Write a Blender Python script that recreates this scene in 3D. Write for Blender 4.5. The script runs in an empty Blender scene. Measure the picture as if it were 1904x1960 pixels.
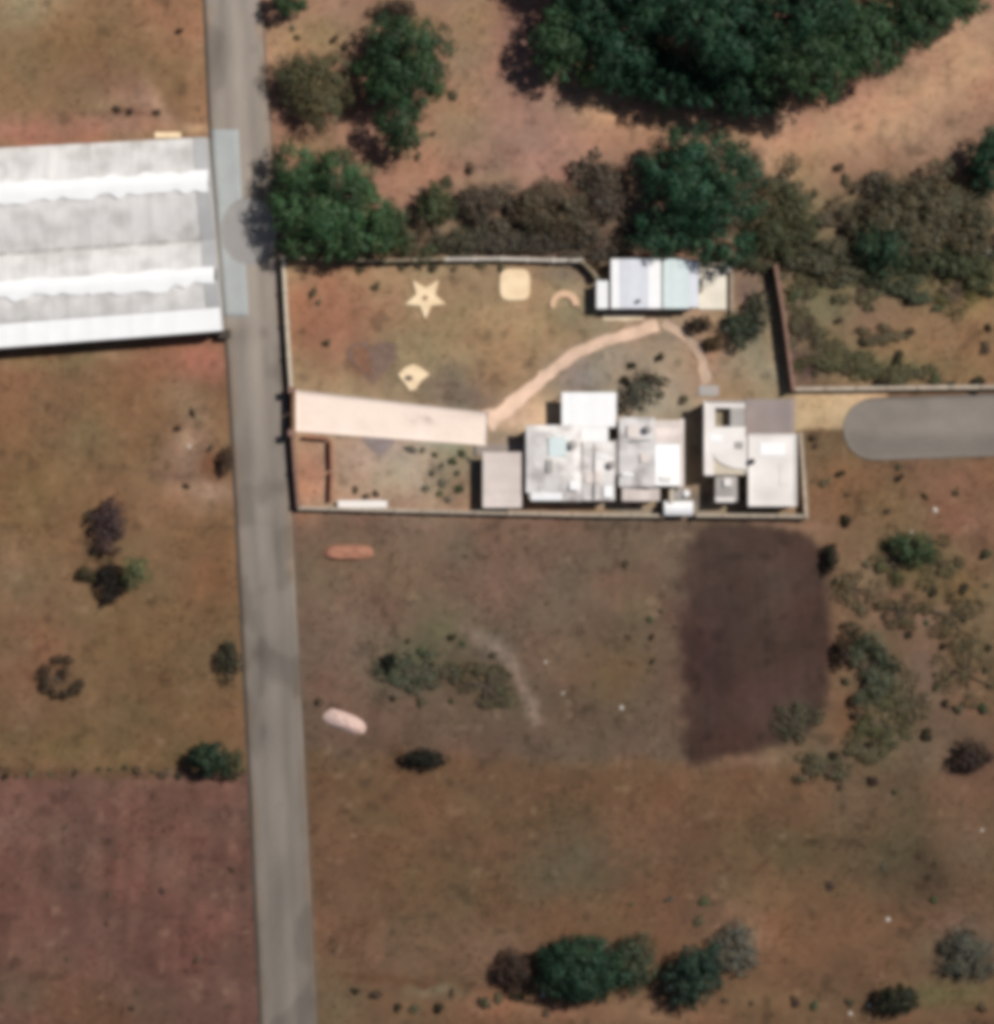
import bpy, math, random
import numpy as np
from mathutils import Vector, Matrix

# ------------------------------------------------------------------ survey frame
# plan coordinates (u to the east, v to the south, 19.15 units to the metre) -> metres
S = 0.05223
def W(u, v):
    return ((u - 952.0) * S, (980.0 - v) * S)
def M(d):
    return d * S

scene = bpy.context.scene
COL = scene.collection

# ------------------------------------------------------------------ camera
CAM_H = 520.0
cam_d = bpy.data.cameras.new("camera")
cam = bpy.data.objects.new("camera", cam_d)
COL.objects.link(cam)
cam.location = (0, 0, CAM_H)
cam.rotation_euler = (0, 0, 0)
cam_d.sensor_fit = 'VERTICAL'
cam_d.sensor_height = 24
cam_d.lens = 24 / (2 * (980 * S) / CAM_H)
cam_d.clip_start = 1.0
cam_d.clip_end = 9000.0
scene.camera = cam

# ------------------------------------------------------------------ sky and sun
SUN_EL = math.radians(54)
sx, sy = 0.88, 0.47
nrm = math.hypot(sx, sy); sx /= nrm; sy /= nrm
world = bpy.data.worlds.new("World"); scene.world = world
world.use_nodes = True
wn = world.node_tree
sky = wn.nodes.new('ShaderNodeTexSky')
sky.sky_type = 'NISHITA'; sky.sun_disc = False
sky.sun_elevation = SUN_EL; sky.sun_rotation = math.atan2(sx, sy)
sky.air_density = 1.0; sky.dust_density = 1.2
wn.links.new(sky.outputs[0], wn.nodes['Background'].inputs[0])
wn.nodes['Background'].inputs[1].default_value = 0.05
sl = bpy.data.lights.new("sun", 'SUN'); sl.energy = 5.0; sl.angle = math.radians(0.6)
sl.color = (1.0, 0.955, 0.88)
so = bpy.data.objects.new("sun", sl); COL.objects.link(so)
sd = Vector((sx * math.cos(SUN_EL), sy * math.cos(SUN_EL), math.sin(SUN_EL)))
so.rotation_euler = sd.to_track_quat('Z', 'Y').to_euler()
so.location = (40, 20, 60)

vs = scene.view_settings
vs.view_transform = 'Standard'; vs.look = 'None'; vs.exposure = -0.18; vs.gamma = 1.0
scene.cycles.pixel_filter_type = 'BLACKMAN_HARRIS'
scene.cycles.filter_width = 6.4            # soft optics of an aerial sensor
scene.cycles.use_denoising = True
scene.cycles.max_bounces = 6

KLIT = 1.14            # how bright a lit level surface of albedo 1 renders here

# ------------------------------------------------------------------ small helpers
rng = np.random.default_rng(7)
random.seed(7)
def lin(c):
    c = np.asarray(c, float) / 255.0
    return np.where(c <= 0.04045, c / 12.92, ((c + 0.055) / 1.055) ** 2.4)
def alb(r, g, b):
    """albedo of a level sunlit surface seen as this sRGB tone"""
    return tuple(np.clip(lin((r, g, b)) / KLIT, 0, 0.86))

_lat = {}
def vnoise(x, y, scale, seed):
    """smooth value noise 0..1"""
    if seed not in _lat:
        _lat[seed] = np.random.default_rng(1000 + seed).random((256, 256))
    L = _lat[seed]
    fx = np.asarray(x) / scale; fy = np.asarray(y) / scale
    ix = np.floor(fx).astype(int); iy = np.floor(fy).astype(int)
    tx = fx - ix; ty = fy - iy
    tx = tx * tx * (3 - 2 * tx); ty = ty * ty * (3 - 2 * ty)
    a = L[ix % 256, iy % 256]; b = L[(ix + 1) % 256, iy % 256]
    c = L[ix % 256, (iy + 1) % 256]; d = L[(ix + 1) % 256, (iy + 1) % 256]
    return (a * (1 - tx) + b * tx) * (1 - ty) + (c * (1 - tx) + d * tx) * ty
def fbm(x, y, scale, seed, octv=4):
    s = 0; a = 1; t = 0
    for i in range(octv):
        s = s + a * vnoise(x, y, scale / 2 ** i, seed + 31 * i); t += a; a *= 0.55
    return s / t
def sstep(a, b, x):
    t = np.clip((x - a) / (b - a), 0, 1); return t * t * (3 - 2 * t)
def poly_sd(px, py, poly):
    """signed distance (negative inside) to a polygon"""
    d = np.full(px.shape, 1e9); ins = np.zeros(px.shape, bool)
    n = len(poly)
    for i in range(n):
        ax, ay = poly[i]; bx, by = poly[(i + 1) % n]
        ex, ey = bx - ax, by - ay
        t = np.clip(((px - ax) * ex + (py - ay) * ey) / (ex * ex + ey * ey + 1e-9), 0, 1)
        d = np.minimum(d, np.hypot(px - ax - t * ex, py - ay - t * ey))
        with np.errstate(divide='ignore', invalid='ignore'):
            c = ((ay > py) != (by > py)) & (px < ex * (py - ay) / (ey if abs(ey) > 1e-9 else 1e-9) + ax)
        ins ^= c
    return np.where(ins, -d, d)

def prop(o, label=None, cat=None, group=None, kind=None):
    if label: o["label"] = label
    if cat: o["category"] = cat
    if group: o["group"] = group
    if kind: o["kind"] = kind
    return o
def empty(name, loc=(0, 0, 0)):
    o = bpy.data.objects.new(name, None); COL.objects.link(o); o.location = loc
    o.empty_display_size = 0.3
    return o
def link(name, me, mat=None, parent=None):
    o = bpy.data.objects.new(name, me); COL.objects.link(o)
    if mat is not None and len(me.materials) == 0: me.materials.append(mat)
    if parent is not None: o.parent = parent
    return o
def np_mesh(name, V, F, col=None, smooth=False):
    """mesh from numpy verts (n,3) and equal-sized faces (m,k)"""
    V = np.asarray(V, np.float32); F = np.asarray(F, np.int32)
    me = bpy.data.meshes.new(name)
    k = F.shape[1]
    me.vertices.add(len(V)); me.vertices.foreach_set('co', V.ravel())
    me.loops.add(F.size); me.loops.foreach_set('vertex_index', F.ravel())
    me.polygons.add(len(F)); me.polygons.foreach_set('loop_start', np.arange(0, F.size, k, dtype=np.int32))
    me.polygons.foreach_set('loop_total', np.full(len(F), k, np.int32))
    if smooth: me.polygons.foreach_set('use_smooth', np.ones(len(F), bool))
    me.update(calc_edges=True)
    if col is not None:
        ca = me.color_attributes.new('tone', 'FLOAT_COLOR', 'POINT')
        c4 = np.ones((len(V), 4), np.float32); c4[:, :3] = col
        ca.data.foreach_set('color', c4.ravel())
    return me

class MB:
    """collects boxes, prisms and tubes into one mesh"""
    def __init__(s): s.v = []; s.f = []
    def add(s, vs_, fs):
        n = len(s.v); s.v += [tuple(p) for p in vs_]; s.f += [tuple(i + n for i in f) for f in fs]; return s
    def box(s, x0, x1, y0, y1, z0, z1):
        return s.add([(x0, y0, z0), (x1, y0, z0), (x1, y1, z0), (x0, y1, z0), (x0, y0, z1), (x1, y0, z1), (x1, y1, z1), (x0, y1, z1)],
                     [(3, 2, 1, 0), (4, 5, 6, 7), (0, 1, 5, 4), (1, 2, 6, 5), (2, 3, 7, 6), (3, 0, 4, 7)])
    def prism(s, pts, z0, z1):
        n = len(pts)
        a = sum(pts[i][0] * pts[(i + 1) % n][1] - pts[(i + 1) % n][0] * pts[i][1] for i in range(n))
        if a < 0: pts = pts[::-1]
        vv = [(p[0], p[1], z0) for p in pts] + [(p[0], p[1], z1) for p in pts]
        ff = [tuple(range(n, 2 * n)), tuple(range(n - 1, -1, -1))] + [(i, (i + 1) % n, n + (i + 1) % n, n + i) for i in range(n)]
        return s.add(vv, ff)
    def beam(s, a, b, w, z0, z1):
        """upright slab from plan point a to b, thickness w"""
        a = Vector(a[:2]); b = Vector(b[:2]); d = (b - a).normalized(); n = Vector((-d.y, d.x)) * (w / 2)
        return s.prism([tuple(a - n), tuple(b - n), tuple(b + n), tuple(a + n)], z0, z1)
    def tube(s, pts, rad, sides=6):
        rings = []
        for i, p in enumerate(pts):
            p = Vector(p); q = Vector(pts[min(i + 1, len(pts) - 1)]); o = Vector(pts[max(i - 1, 0)])
            d = (q - o).normalized() if (q - o).length > 1e-6 else Vector((0, 0, 1))
            u = d.orthogonal().normalized(); w = d.cross(u)
            r = rad[i] if isinstance(rad, (list, tuple)) else rad
            rings.append([p + (u * math.cos(2 * math.pi * k / sides) + w * math.sin(2 * math.pi * k / sides)) * r for k in range(sides)])
        vv = [p for r in rings for p in r]; ff = []
        for i in range(len(pts) - 1):
            for k in range(sides):
                a = i * sides + k; b = i * sides + (k + 1) % sides
                ff.append((a, b, b + sides, a + sides))
        ff.append(tuple(range(sides - 1, -1, -1))); ff.append(tuple(range((len(pts) - 1) * sides, len(pts) * sides)))
        return s.add(vv, ff)
    def mesh(s, name, smooth=False):
        me = bpy.data.meshes.new(name); me.from_pydata(s.v, [], s.f)
        if smooth:
            for p in me.polygons: p.use_smooth = True
        me.update(); return me
    def build(s, name, mat, parent=None, smooth=False):
        return link(name, s.mesh(name, smooth), mat, parent)

# ------------------------------------------------------------------ materials
def mat_new(name):
    m = bpy.data.materials.new(name); m.use_nodes = True
    return m, m.node_tree.nodes, m.node_tree.links, m.node_tree.nodes['Principled BSDF']
def mat_plain(name, col, rough=0.75, noise=0.15, scale=0.8, rnd=0.0, detail=5, dirt=None, dirt_amt=0.0, dirt_scale=0.25, bump=0.0, spec=0.3, stretch=None):
    m, N, L, B = mat_new(name)
    tc = N.new('ShaderNodeTexCoord')
    src = tc.outputs['Object']
    if stretch:
        mp = N.new('ShaderNodeMapping'); mp.inputs['Scale'].default_value = stretch
        L.new(src, mp.inputs[0]); src = mp.outputs[0]
    n1 = N.new('ShaderNodeTexNoise'); n1.inputs['Scale'].default_value = scale; n1.inputs['Detail'].default_value = detail; n1.inputs['Roughness'].default_value = 0.6
    L.new(src, n1.inputs['Vector'])
    mr = N.new('ShaderNodeMapRange'); mr.inputs[1].default_value = 0.25; mr.inputs[2].default_value = 0.75
    mr.inputs[3].default_value = 1 - noise; mr.inputs[4].default_value = 1 + noise
    L.new(n1.outputs[0], mr.inputs[0])
    fac = mr.outputs[0]
    if rnd:
        oi = N.new('ShaderNodeObjectInfo'); m2 = N.new('ShaderNodeMapRange')
        m2.inputs[3].default_value = 1 - rnd; m2.inputs[4].default_value = 1 + rnd
        L.new(oi.outputs['Random'], m2.inputs[0])
        mu = N.new('ShaderNodeMath'); mu.operation = 'MULTIPLY'; L.new(fac, mu.inputs[0]); L.new(m2.outputs[0], mu.inputs[1]); fac = mu.outputs[0]
    rgb = N.new('ShaderNodeRGB'); rgb.outputs[0].default_value = (*col, 1)
    base = rgb.outputs[0]
    if dirt is not None:
        n2 = N.new('ShaderNodeTexNoise'); n2.inputs['Scale'].default_value = dirt_scale; n2.inputs['Detail'].default_value = 6
        L.new(tc.outputs['Object'], n2.inputs['Vector'])
        m3 = N.new('ShaderNodeMapRange'); m3.inputs[1].default_value = 0.42; m3.inputs[2].default_value = 0.72; m3.inputs[4].default_value = dirt_amt
        L.new(n2.outputs[0], m3.inputs[0])
        mx0 = N.new('ShaderNodeMix'); mx0.data_type = 'RGBA'; mx0.inputs[7].default_value = (*dirt, 1)
        L.new(m3.outputs[0], mx0.inputs[0]); L.new(base, mx0.inputs[6]); base = mx0.outputs[2]
    vm = N.new('ShaderNodeVectorMath'); vm.operation = 'SCALE'
    L.new(base, vm.inputs[0]); L.new(fac, vm.inputs['Scale'])
    L.new(vm.outputs[0], B.inputs['Base Color'])
    B.inputs['Roughness'].default_value = rough
    B.inputs['Specular IOR Level'].default_value = spec
    if bump:
        bp = N.new('ShaderNodeBump'); bp.inputs['Strength'].default_value = bump; bp.inputs['Distance'].default_value = 0.05
        L.new(n1.outputs[0], bp.inputs['Height']); L.new(bp.outputs[0], B.inputs['Normal'])
    return m
def mat_tone(name, rough=0.95, noise=0.18, scale=2.2, translucent=0.0, rnd=0.0, bump=0.0, spec=0.15):
    """colour carried by the mesh (soil or leaf tone), with fine grain on top"""
    m, N, L, B = mat_new(name)
    at = N.new('ShaderNodeAttribute'); at.attribute_name = 'tone'
    tc = N.new('ShaderNodeTexCoord')
    n1 = N.new('ShaderNodeTexNoise'); n1.inputs['Scale'].default_value = scale; n1.inputs['Detail'].default_value = 6; n1.inputs['Roughness'].default_value = 0.65
    L.new(tc.outputs['Object'], n1.inputs['Vector'])
    mr = N.new('ShaderNodeMapRange'); mr.inputs[1].default_value = 0.25; mr.inputs[2].default_value = 0.75
    mr.inputs[3].default_value = 1 - noise; mr.inputs[4].default_value = 1 + noise
    L.new(n1.outputs[0], mr.inputs[0]); fac = mr.outputs[0]
    if rnd:
        oi = N.new('ShaderNodeObjectInfo'); m2 = N.new('ShaderNodeMapRange')
        m2.inputs[3].default_value = 1 - rnd; m2.inputs[4].default_value = 1 + rnd
        L.new(oi.outputs['Random'], m2.inputs[0])
        mu = N.new('ShaderNodeMath'); mu.operation = 'MULTIPLY'; L.new(fac, mu.inputs[0]); L.new(m2.outputs[0], mu.inputs[1]); fac = mu.outputs[0]
    vm = N.new('ShaderNodeVectorMath'); vm.operation = 'SCALE'
    L.new(at.outputs['Color'], vm.inputs[0]); L.new(fac, vm.inputs['Scale'])
    L.new(vm.outputs[0], B.inputs['Base Color'])
    B.inputs['Roughness'].default_value = rough; B.inputs['Specular IOR Level'].default_value = spec
    if bump:
        bp = N.new('ShaderNodeBump'); bp.inputs['Strength'].default_value = bump; bp.inputs['Distance'].default_value = 0.06
        L.new(n1.outputs[0], bp.inputs['Height']); L.new(bp.outputs[0], B.inputs['Normal'])
    if translucent:
        tr = N.new('ShaderNodeBsdfTranslucent'); mx = N.new('ShaderNodeMixShader'); mx.inputs[0].default_value = translucent
        L.new(vm.outputs[0], tr.inputs[0]); L.new(B.outputs[0], mx.inputs[1]); L.new(tr.outputs[0], mx.inputs[2])
        L.new(mx.outputs[0], N['Material Output'].inputs[0])
    return m

MAT = {}
MAT['soil'] = mat_tone('soil', noise=0.16, scale=1.6, bump=0.35)
MAT['sheet'] = mat_tone('worn_paving', noise=0.07, scale=3.0, rough=0.85)
MAT['leaf'] = mat_tone('leaf', noise=0.1, scale=1.0, translucent=0.12, rough=0.6, spec=0.3)
MAT['leaf_var'] = mat_tone('bush_leaf', noise=0.1, scale=1.0, translucent=0.2, rough=0.7, rnd=0.25)
MAT['grass'] = mat_tone('dry_grass', noise=0.1, scale=1.0, translucent=0.2)
MAT['bark'] = mat_plain('bark', (0.10, 0.075, 0.055), 0.9, 0.3, 4)
MAT['film'] = mat_plain('greenhouse_film', alb(226, 223, 221), 0.42, 0.11, 0.5, rnd=0.03, dirt=alb(180, 176, 173), dirt_amt=0.8, dirt_scale=0.4, spec=0.5, stretch=(4.0, 0.35, 1.0))
MAT['film_clean_glint'] = mat_plain('clean_film_and_glint', (0.83, 0.83, 0.84), 0.28, 0.04, 0.6, spec=0.6)  # clean side curtain, and the glint painted on the ridge strips
MAT['film_shade'] = mat_plain('shaded_film', alb(180, 180, 181), 0.5, 0.08, 0.6)  # end-wall shading put into a greyer film colour
MAT['gutter'] = mat_plain('gutter_metal', alb(150, 147, 144), 0.5, 0.2, 1.0)
MAT['steel'] = mat_plain('galvanised_pipe', (0.35, 0.36, 0.36), 0.45, 0.1, 2)
MAT['wall_cream'] = mat_plain('cream_plaster', (0.52, 0.45, 0.36), 0.9, 0.12, 1.2)
MAT['wall_stone'] = mat_plain('dressed_stone', (0.36, 0.30, 0.24), 0.92, 0.2, 1.6, rnd=0.08)
MAT['wall_pale'] = mat_plain('pale_stone', (0.50, 0.45, 0.40), 0.92, 0.18, 1.4, rnd=0.08)
MAT['wall_mossy'] = mat_plain('mossy_stone', (0.24, 0.20, 0.14), 0.95, 0.25, 1.4, rnd=0.1)
MAT['wall_red'] = mat_plain('red_stone', (0.22, 0.13, 0.10), 0.92, 0.2, 1.4, rnd=0.1)
MAT['brick'] = mat_plain('red_brick', (0.30, 0.13, 0.08), 0.9, 0.2, 3, rnd=0.1)
MAT['roof_white'] = mat_plain('white_sheet_metal', (0.82, 0.82, 0.83), 0.4, 0.03, 0.8, rnd=0.02)
MAT['roof_cream'] = mat_plain('cream_slab', (0.72, 0.67, 0.58), 0.8, 0.06, 0.9, dirt=(0.45, 0.40, 0.33), dirt_amt=0.5, dirt_scale=0.5)
MAT['roof_grey'] = mat_plain('grey_sheet_metal', alb(236, 231, 229), 0.5, 0.12, 0.6, rnd=0.09, dirt=alb(164, 156, 153), dirt_amt=1.0, dirt_scale=0.5)
MAT['roof_pinkgrey'] = mat_plain('dusty_sheet_metal', alb(222, 210, 204), 0.6, 0.08, 0.9, rnd=0.10, dirt=alb(180, 165, 160), dirt_amt=0.5)
MAT['roof_lav'] = mat_plain('lavender_sheet_metal', alb(216, 219, 228), 0.45, 0.05, 0.8, rnd=0.05)
MAT['roof_mint'] = mat_plain('mint_sheet_metal', alb(216, 229, 230), 0.45, 0.05, 0.8, rnd=0.05)
MAT['slab_white'] = mat_plain('whitewashed_slab', alb(238, 232, 228), 0.7, 0.06, 0.6, dirt=alb(200, 192, 188), dirt_amt=0.8, dirt_scale=0.3)
MAT['slab_grey'] = mat_plain('weathered_slab', alb(170, 165, 162), 0.8, 0.12, 0.7, dirt=alb(130, 122, 118), dirt_amt=0.5)
MAT['dark'] = mat_plain('dark_timber', (0.05, 0.038, 0.03), 0.7, 0.2, 2)
MAT['glass'] = mat_plain('window_glass', (0.03, 0.04, 0.05), 0.08, 0.05, 1, spec=0.6)
MAT['gate'] = mat_plain('brown_gate_paint', (0.12, 0.055, 0.03), 0.55, 0.15, 2)
MAT['stone_cream'] = mat_plain('cream_stone', alb(244, 220, 184), 0.85, 0.10, 1.8, dirt=alb(205, 172, 135), dirt_amt=0.5, dirt_scale=0.8)
MAT['stone_pink'] = mat_plain('pink_stone', alb(216, 180, 150), 0.9, 0.12, 2.0)
MAT['mulch'] = mat_plain('dark_mulch', alb(122, 100, 90), 0.95, 0.22, 1.6, bump=0.4)
MAT['mulch_red'] = mat_plain('red_mulch', alb(130, 95, 76), 0.95, 0.22, 1.6, bump=0.4)
MAT['mulch_grey'] = mat_plain('grey_mulch', alb(140, 126, 124), 0.95, 0.2, 1.6)
MAT['rock'] = mat_plain('pale_rock', (0.55, 0.51, 0.46), 0.9, 0.15, 3)
MAT['sand'] = mat_plain('pale_sand', alb(214, 186, 176), 0.95, 0.12, 1.2, dirt=alb(180, 146, 136), dirt_amt=0.6, dirt_scale=0.9)
MAT['earth_red'] = mat_plain('red_earth', alb(172, 122, 100), 0.95, 0.2, 1.5, dirt=alb(128, 92, 74), dirt_amt=0.6, dirt_scale=0.8)
MAT['tank'] = mat_plain('tank_plastic', (0.04, 0.04, 0.045), 0.5, 0.1, 2)
MAT['pot'] = mat_plain('clay', (0.32, 0.16, 0.09), 0.85, 0.12, 3)

# ------------------------------------------------------------------ ground
def ground_tone(X, Y):
    """sRGB look of the level sunlit soil at world X, Y"""
    u0 = X / S + 952; v0 = 980 - Y / S
    # uneven borders
    wu = (fbm(X, Y, 5, 1) - 0.5) * 46 + (fbm(X, Y, 1.4, 2) - 0.5) * 16
    wv = (fbm(X, Y, 5, 3) - 0.5) * 46 + (fbm(X, Y, 1.4, 4) - 0.5) * 16
    u = u0 + wu; v = v0 + wv
    C = np.zeros(X.shape + (3,)); C[:] = (116, 89, 66)
    def lay(mask, col):
        m = mask[..., None]; C[:] = C * (1 - m) + np.array(col, float) * m
    def reg(poly, col, soft=14, warp=1.0, amt=1.0):
        pu, pv = (u0 + wu * warp), (v0 + wv * warp)
        lay(amt * sstep(soft, -soft, poly_sd(pu, pv, poly)), col)
    def blob(cx, cy, rx, ry, col, amt=1.0, rot=0.0):
        c, s = math.cos(rot), math.sin(rot)
        a = ((u - cx) * c + (v - cy) * s) / rx; b = (-(u - cx) * s + (v - cy) * c) / ry
        lay(amt * np.exp(-(a * a + b * b) * 0.9), col)
    B = 4000
    # fields
    reg([(-B, -B), (450, -B), (450, 290), (-B, 310)], (136, 106, 78), 20)
    reg([(450, -B), (B, -B), (B, 520), (450, 520)], (150, 114, 95), 20)
    reg([(-B, 620), (500, 620), (500, 1475), (-B, 1485)], (128, 97, 70), 10)
    reg([(-B, 1478), (520, 1472), (620, B), (-B, B)], (115, 82, 71), 9, 0.45)
    reg([(540, 975), (1330, 985), (1320, 1450), (575, 1440)], (110, 89, 74), 14)
    reg([(575, 1470), (B, 1470), (B, B), (580, B)], (115, 87, 64), 16)
    reg([(1330, 985), (1560, 985), (B, 870), (B, 1470), (1330, 1470)], (118, 92, 70), 14)
    reg([(1490, 480), (B, 480), (B, 745), (1515, 745)], (128, 104, 78), 14)
    # north-west field
    for a in [(60, 15, 90, 40, (165, 145, 114), .8), (330, 40, 90, 60, (150, 112, 88), .6), (150, 80, 110, 60, (122, 96, 64), .6),
              (60, 255, 120, 22, (172, 116, 100), .8), (230, 235, 120, 18, (160, 110, 96), .7), (250, 190, 50, 35, (160, 128, 110), .7),
              (292, 192, 14, 44, (192, 156, 132), .95, -.5), (262, 178, 16, 36, (150, 118, 108), .8, -.5), (370, 245, 40, 12, (190, 158, 124), .8), (330, 130, 60, 70, (138, 110, 78), .5),
              (380, 90, 25, 90, (158, 122, 92), .6), (240, 215, 55, 8, (104, 70, 60), .6), (200, 150, 70, 40, (128, 92, 72), .5)]:
        blob(*a)
    # north field
    for a in [(960, 80, 110, 110, (146, 108, 96), .8), (1000, 60, 60, 60, (136, 98, 90), .5), (900, 300, 130, 90, (158, 120, 102), .7), (1060, 270, 90, 80, (154, 118, 108), .7),
              (1170, 200, 70, 70, (186, 146, 112), .9), (1270, 235, 90, 40, (184, 144, 112), .9), (1420, 262, 80, 30, (188, 150, 116), .7),
              (1560, 280, 130, 60, (188, 150, 122), .9, -.4), (1720, 210, 170, 60, (190, 149, 117), .9, -.5), (1850, 110, 90, 60, (184, 144, 112), .9, -.7),
              (1540, 330, 60, 60, (166, 136, 100), .8), (1570, 390, 70, 50, (158, 126, 96), .7), (1640, 340, 70, 40, (160, 120, 100), .6),
              (900, 40, 50, 110, (140, 120, 88), .7), (860, 220, 55, 70, (146, 124, 92), .6), (560, 80, 60, 50, (160, 132, 98), .7),
              (620, 60, 50, 40, (146, 122, 86), .7), (540, 105, 16, 20, (188, 156, 122), .8), (700, 262, 26, 20, (178, 136, 120), .8), (600, 275, 60, 26, (142, 118, 86), .6),
              (790, 310, 60, 40, (150, 116, 90), .6), (920, 345, 80, 14, (170, 136, 108), .6), (780, 40, 80, 40, (128, 112, 78), .6),
              (850, 440, 330, 50, (112, 96, 76), .8), (1050, 470, 140, 34, (100, 86, 76), .9), (1150, 420, 60, 80, (112, 92, 76), .8), (640, 500, 70, 18, (60, 48, 36), .5),
              (1550, 470, 90, 60, (112, 100, 74), .85), (1760, 420, 150, 100, (104, 88, 66), .85), (1660, 400, 60, 40, (120, 98, 72), .7), (1870, 430, 50, 80, (110, 100, 74), .8),
              (1640, 470, 90, 20, (118, 106, 80), .6)]:
        blob(*a)
    # north-east scrub
    for a in [(1560, 540, 60, 50, (120, 112, 82), .8), (1700, 530, 90, 40, (100, 102, 72), .7), (1660, 600, 60, 40, (146, 110, 92), .7), (1800, 610, 90, 50, (140, 108, 80), .8),
              (1840, 690, 60, 40, (134, 106, 76), .8), (1600, 670, 70, 40, (106, 100, 74), .8), (1720, 700, 90, 26, (104, 104, 74), .8), (1880, 560, 30, 50, (126, 118, 74), .7),
              (1540, 710, 24, 30, (84, 58, 60), .85), (1515, 620, 20, 90, (98, 78, 74), .7), (1640, 655, 50, 20, (138, 112, 84), .6), (1760, 660, 60, 30, (136, 108, 78), .7),
              (1560, 590, 50, 30, (116, 110, 84), .7)]:
        blob(*a)
    # walled yard
    reg([(545, 497), (1165, 497), (1500, 500), (1520, 745), (1540, 985), (575, 985)], (158, 131, 101), 6, 0.15)
    for a in [(630, 560, 70, 60, (152, 104, 82), .85), (600, 640, 50, 60, (138, 100, 74), .7), (660, 620, 70, 50, (158, 108, 86), .75), (720, 530, 70, 25, (150, 124, 92), .5),
              (860, 640, 90, 70, (146, 122, 90), .8), (1000, 640, 90, 80, (168, 137, 102), .7), (900, 540, 90, 40, (146, 121, 93), .7), (712, 690, 40, 36, (112, 86, 76), .8), (690, 690, 20, 34, (126, 82, 62), .7), (727, 848, 26, 22, (132, 118, 116), .8), (1080, 520, 50, 22, (118, 104, 92), .8), (870, 740, 80, 30, (118, 100, 88), .8),
              (900, 765, 60, 22, (116, 98, 90), .7), (960, 720, 70, 40, (150, 122, 92), .6), (1060, 640, 60, 40, (148, 126, 92), .7), (1100, 600, 40, 40, (142, 124, 98), .6), (1120, 560, 24, 30, (150, 130, 108), .7),
              (1120, 720, 60, 40, (138, 126, 124), .9), (1200, 690, 90, 40, (150, 134, 118), .9), (1290, 720, 60, 40, (158, 138, 120), .9), (1240, 770, 70, 34, (160, 146, 130), .9),
              (1350, 690, 30, 40, (162, 126, 102), .85), (1400, 700, 60, 30, (152, 136, 112), .9), (1440, 660, 40, 50, (134, 126, 104), .9), (1440, 560, 30, 50, (114, 92, 84), .9), (1470, 720, 30, 30, (150, 138, 114), .8),
              (1330, 620, 50, 24, (168, 148, 124), .8), (1200, 620, 70, 14, (160, 140, 118), .8), (1270, 650, 50, 20, (140, 124, 108), .8), (590, 900, 40, 80, (178, 128, 104), .95), (585, 940, 36, 40, (184, 126, 98), .8),
              (690, 880, 60, 70, (172, 148, 130), .95), (700, 940, 90, 36, (172, 148, 124), .9), (760, 870, 80, 40, (168, 152, 136), .9), (800, 920, 60, 70, (172, 156, 138), .9), (860, 900, 40, 60, (134, 126, 104), .8),
              (830, 850, 40, 16, (146, 150, 130), .7), (890, 930, 30, 40, (140, 116, 98), .8), (960, 845, 40, 20, (150, 134, 116), .9), (720, 970, 200, 12, (158, 134, 114), .8),
              (1030, 780, 46, 34, (226, 190, 154), 1), (1010, 800, 50, 18, (222, 188, 154), .9), (975, 806, 44, 16, (206, 172, 144), .9), (1330, 840, 40, 60, (130, 116, 108), .8), (1330, 960, 40, 30, (120, 104, 96), .8), (1180, 975, 200, 12, (150, 138, 128), .8)]:
        blob(*a)
    # sandy lane end behind the east gate
    reg([(1518, 752), (1700, 752), (1700, 800), (1625, 822), (1520, 824)], (196, 162, 126), 6, 0.25)
    # vacant plot
    for a in [(640, 1100, 90, 60, (124, 98, 76), .7), (760, 1130, 90, 60, (118, 96, 76), .6), (690, 1220, 80, 90, (124, 96, 82), .7), (860, 1180, 60, 40, (112, 98, 74), .6), (980, 1120, 90, 60, (116, 88, 74), .6),
              (800, 1270, 80, 50, (94, 94, 72), .85), (840, 1220, 40, 30, (98, 92, 66), .7), (920, 1290, 70, 50, (92, 80, 56), .7), (950, 1240, 50, 20, (112, 94, 86), .7), (1000, 1330, 60, 40, (86, 76, 58), .6),
              (1120, 1200, 100, 90, (114, 92, 74), .6), (1180, 1290, 70, 70, (116, 92, 62), .7), (1230, 1180, 40, 60, (104, 90, 68), .7), (1100, 1390, 150, 40, (106, 86, 70), .7), (700, 1420, 120, 30, (106, 84, 68), .7), (1200, 1060, 90, 50, (104, 88, 72), .7)]:
        blob(*a)
    # faint footpath across the plot
    for (a, b) in [((890, 1205), (950, 1235)), ((950, 1235), (985, 1270)), ((985, 1270), (1012, 1320)), ((1012, 1320), (1025, 1370))]:
        for t in np.linspace(0, 1, 4):
            blob(a[0] + (b[0] - a[0]) * t, a[1] + (b[1] - a[1]) * t, 10, 12, (150, 126, 112), .7)
    # tilled dark plot
    reg([(1325, 1012), (1550, 1015), (1585, 1050), (1598, 1120), (1600, 1240), (1580, 1330), (1545, 1400), (1500, 1440), (1312, 1448), (1318, 1100)], (72, 54, 47), 17, 1.4)
    C *= (1 + 0.5 * sstep(30, -30, poly_sd(u, v, [(1325, 1012), (1550, 1015), (1598, 1120), (1600, 1240), (1545, 1400), (1300, 1448)])) * (fbm(X, Y, 4.5, 53, 4) - 0.5))[..., None]
    for a in [(1470, 1330, 50, 40, (92, 62, 58), .7), (1400, 1420, 70, 30, (84, 54, 46), .6), (1520, 1370, 30, 40, (82, 78, 62), .7), (1430, 1150, 90, 90, (76, 60, 52), .4), (1370, 1240, 40, 120, (72, 54, 54), .5)]:
        blob(*a)
    tilled = sstep(16, -16, poly_sd(u, v, [(1325, 1012), (1550, 1015), (1585, 1050), (1598, 1120), (1600, 1240), (1580, 1330), (1545, 1400), (1500, 1440), (1312, 1448), (1318, 1100)]))
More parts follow.
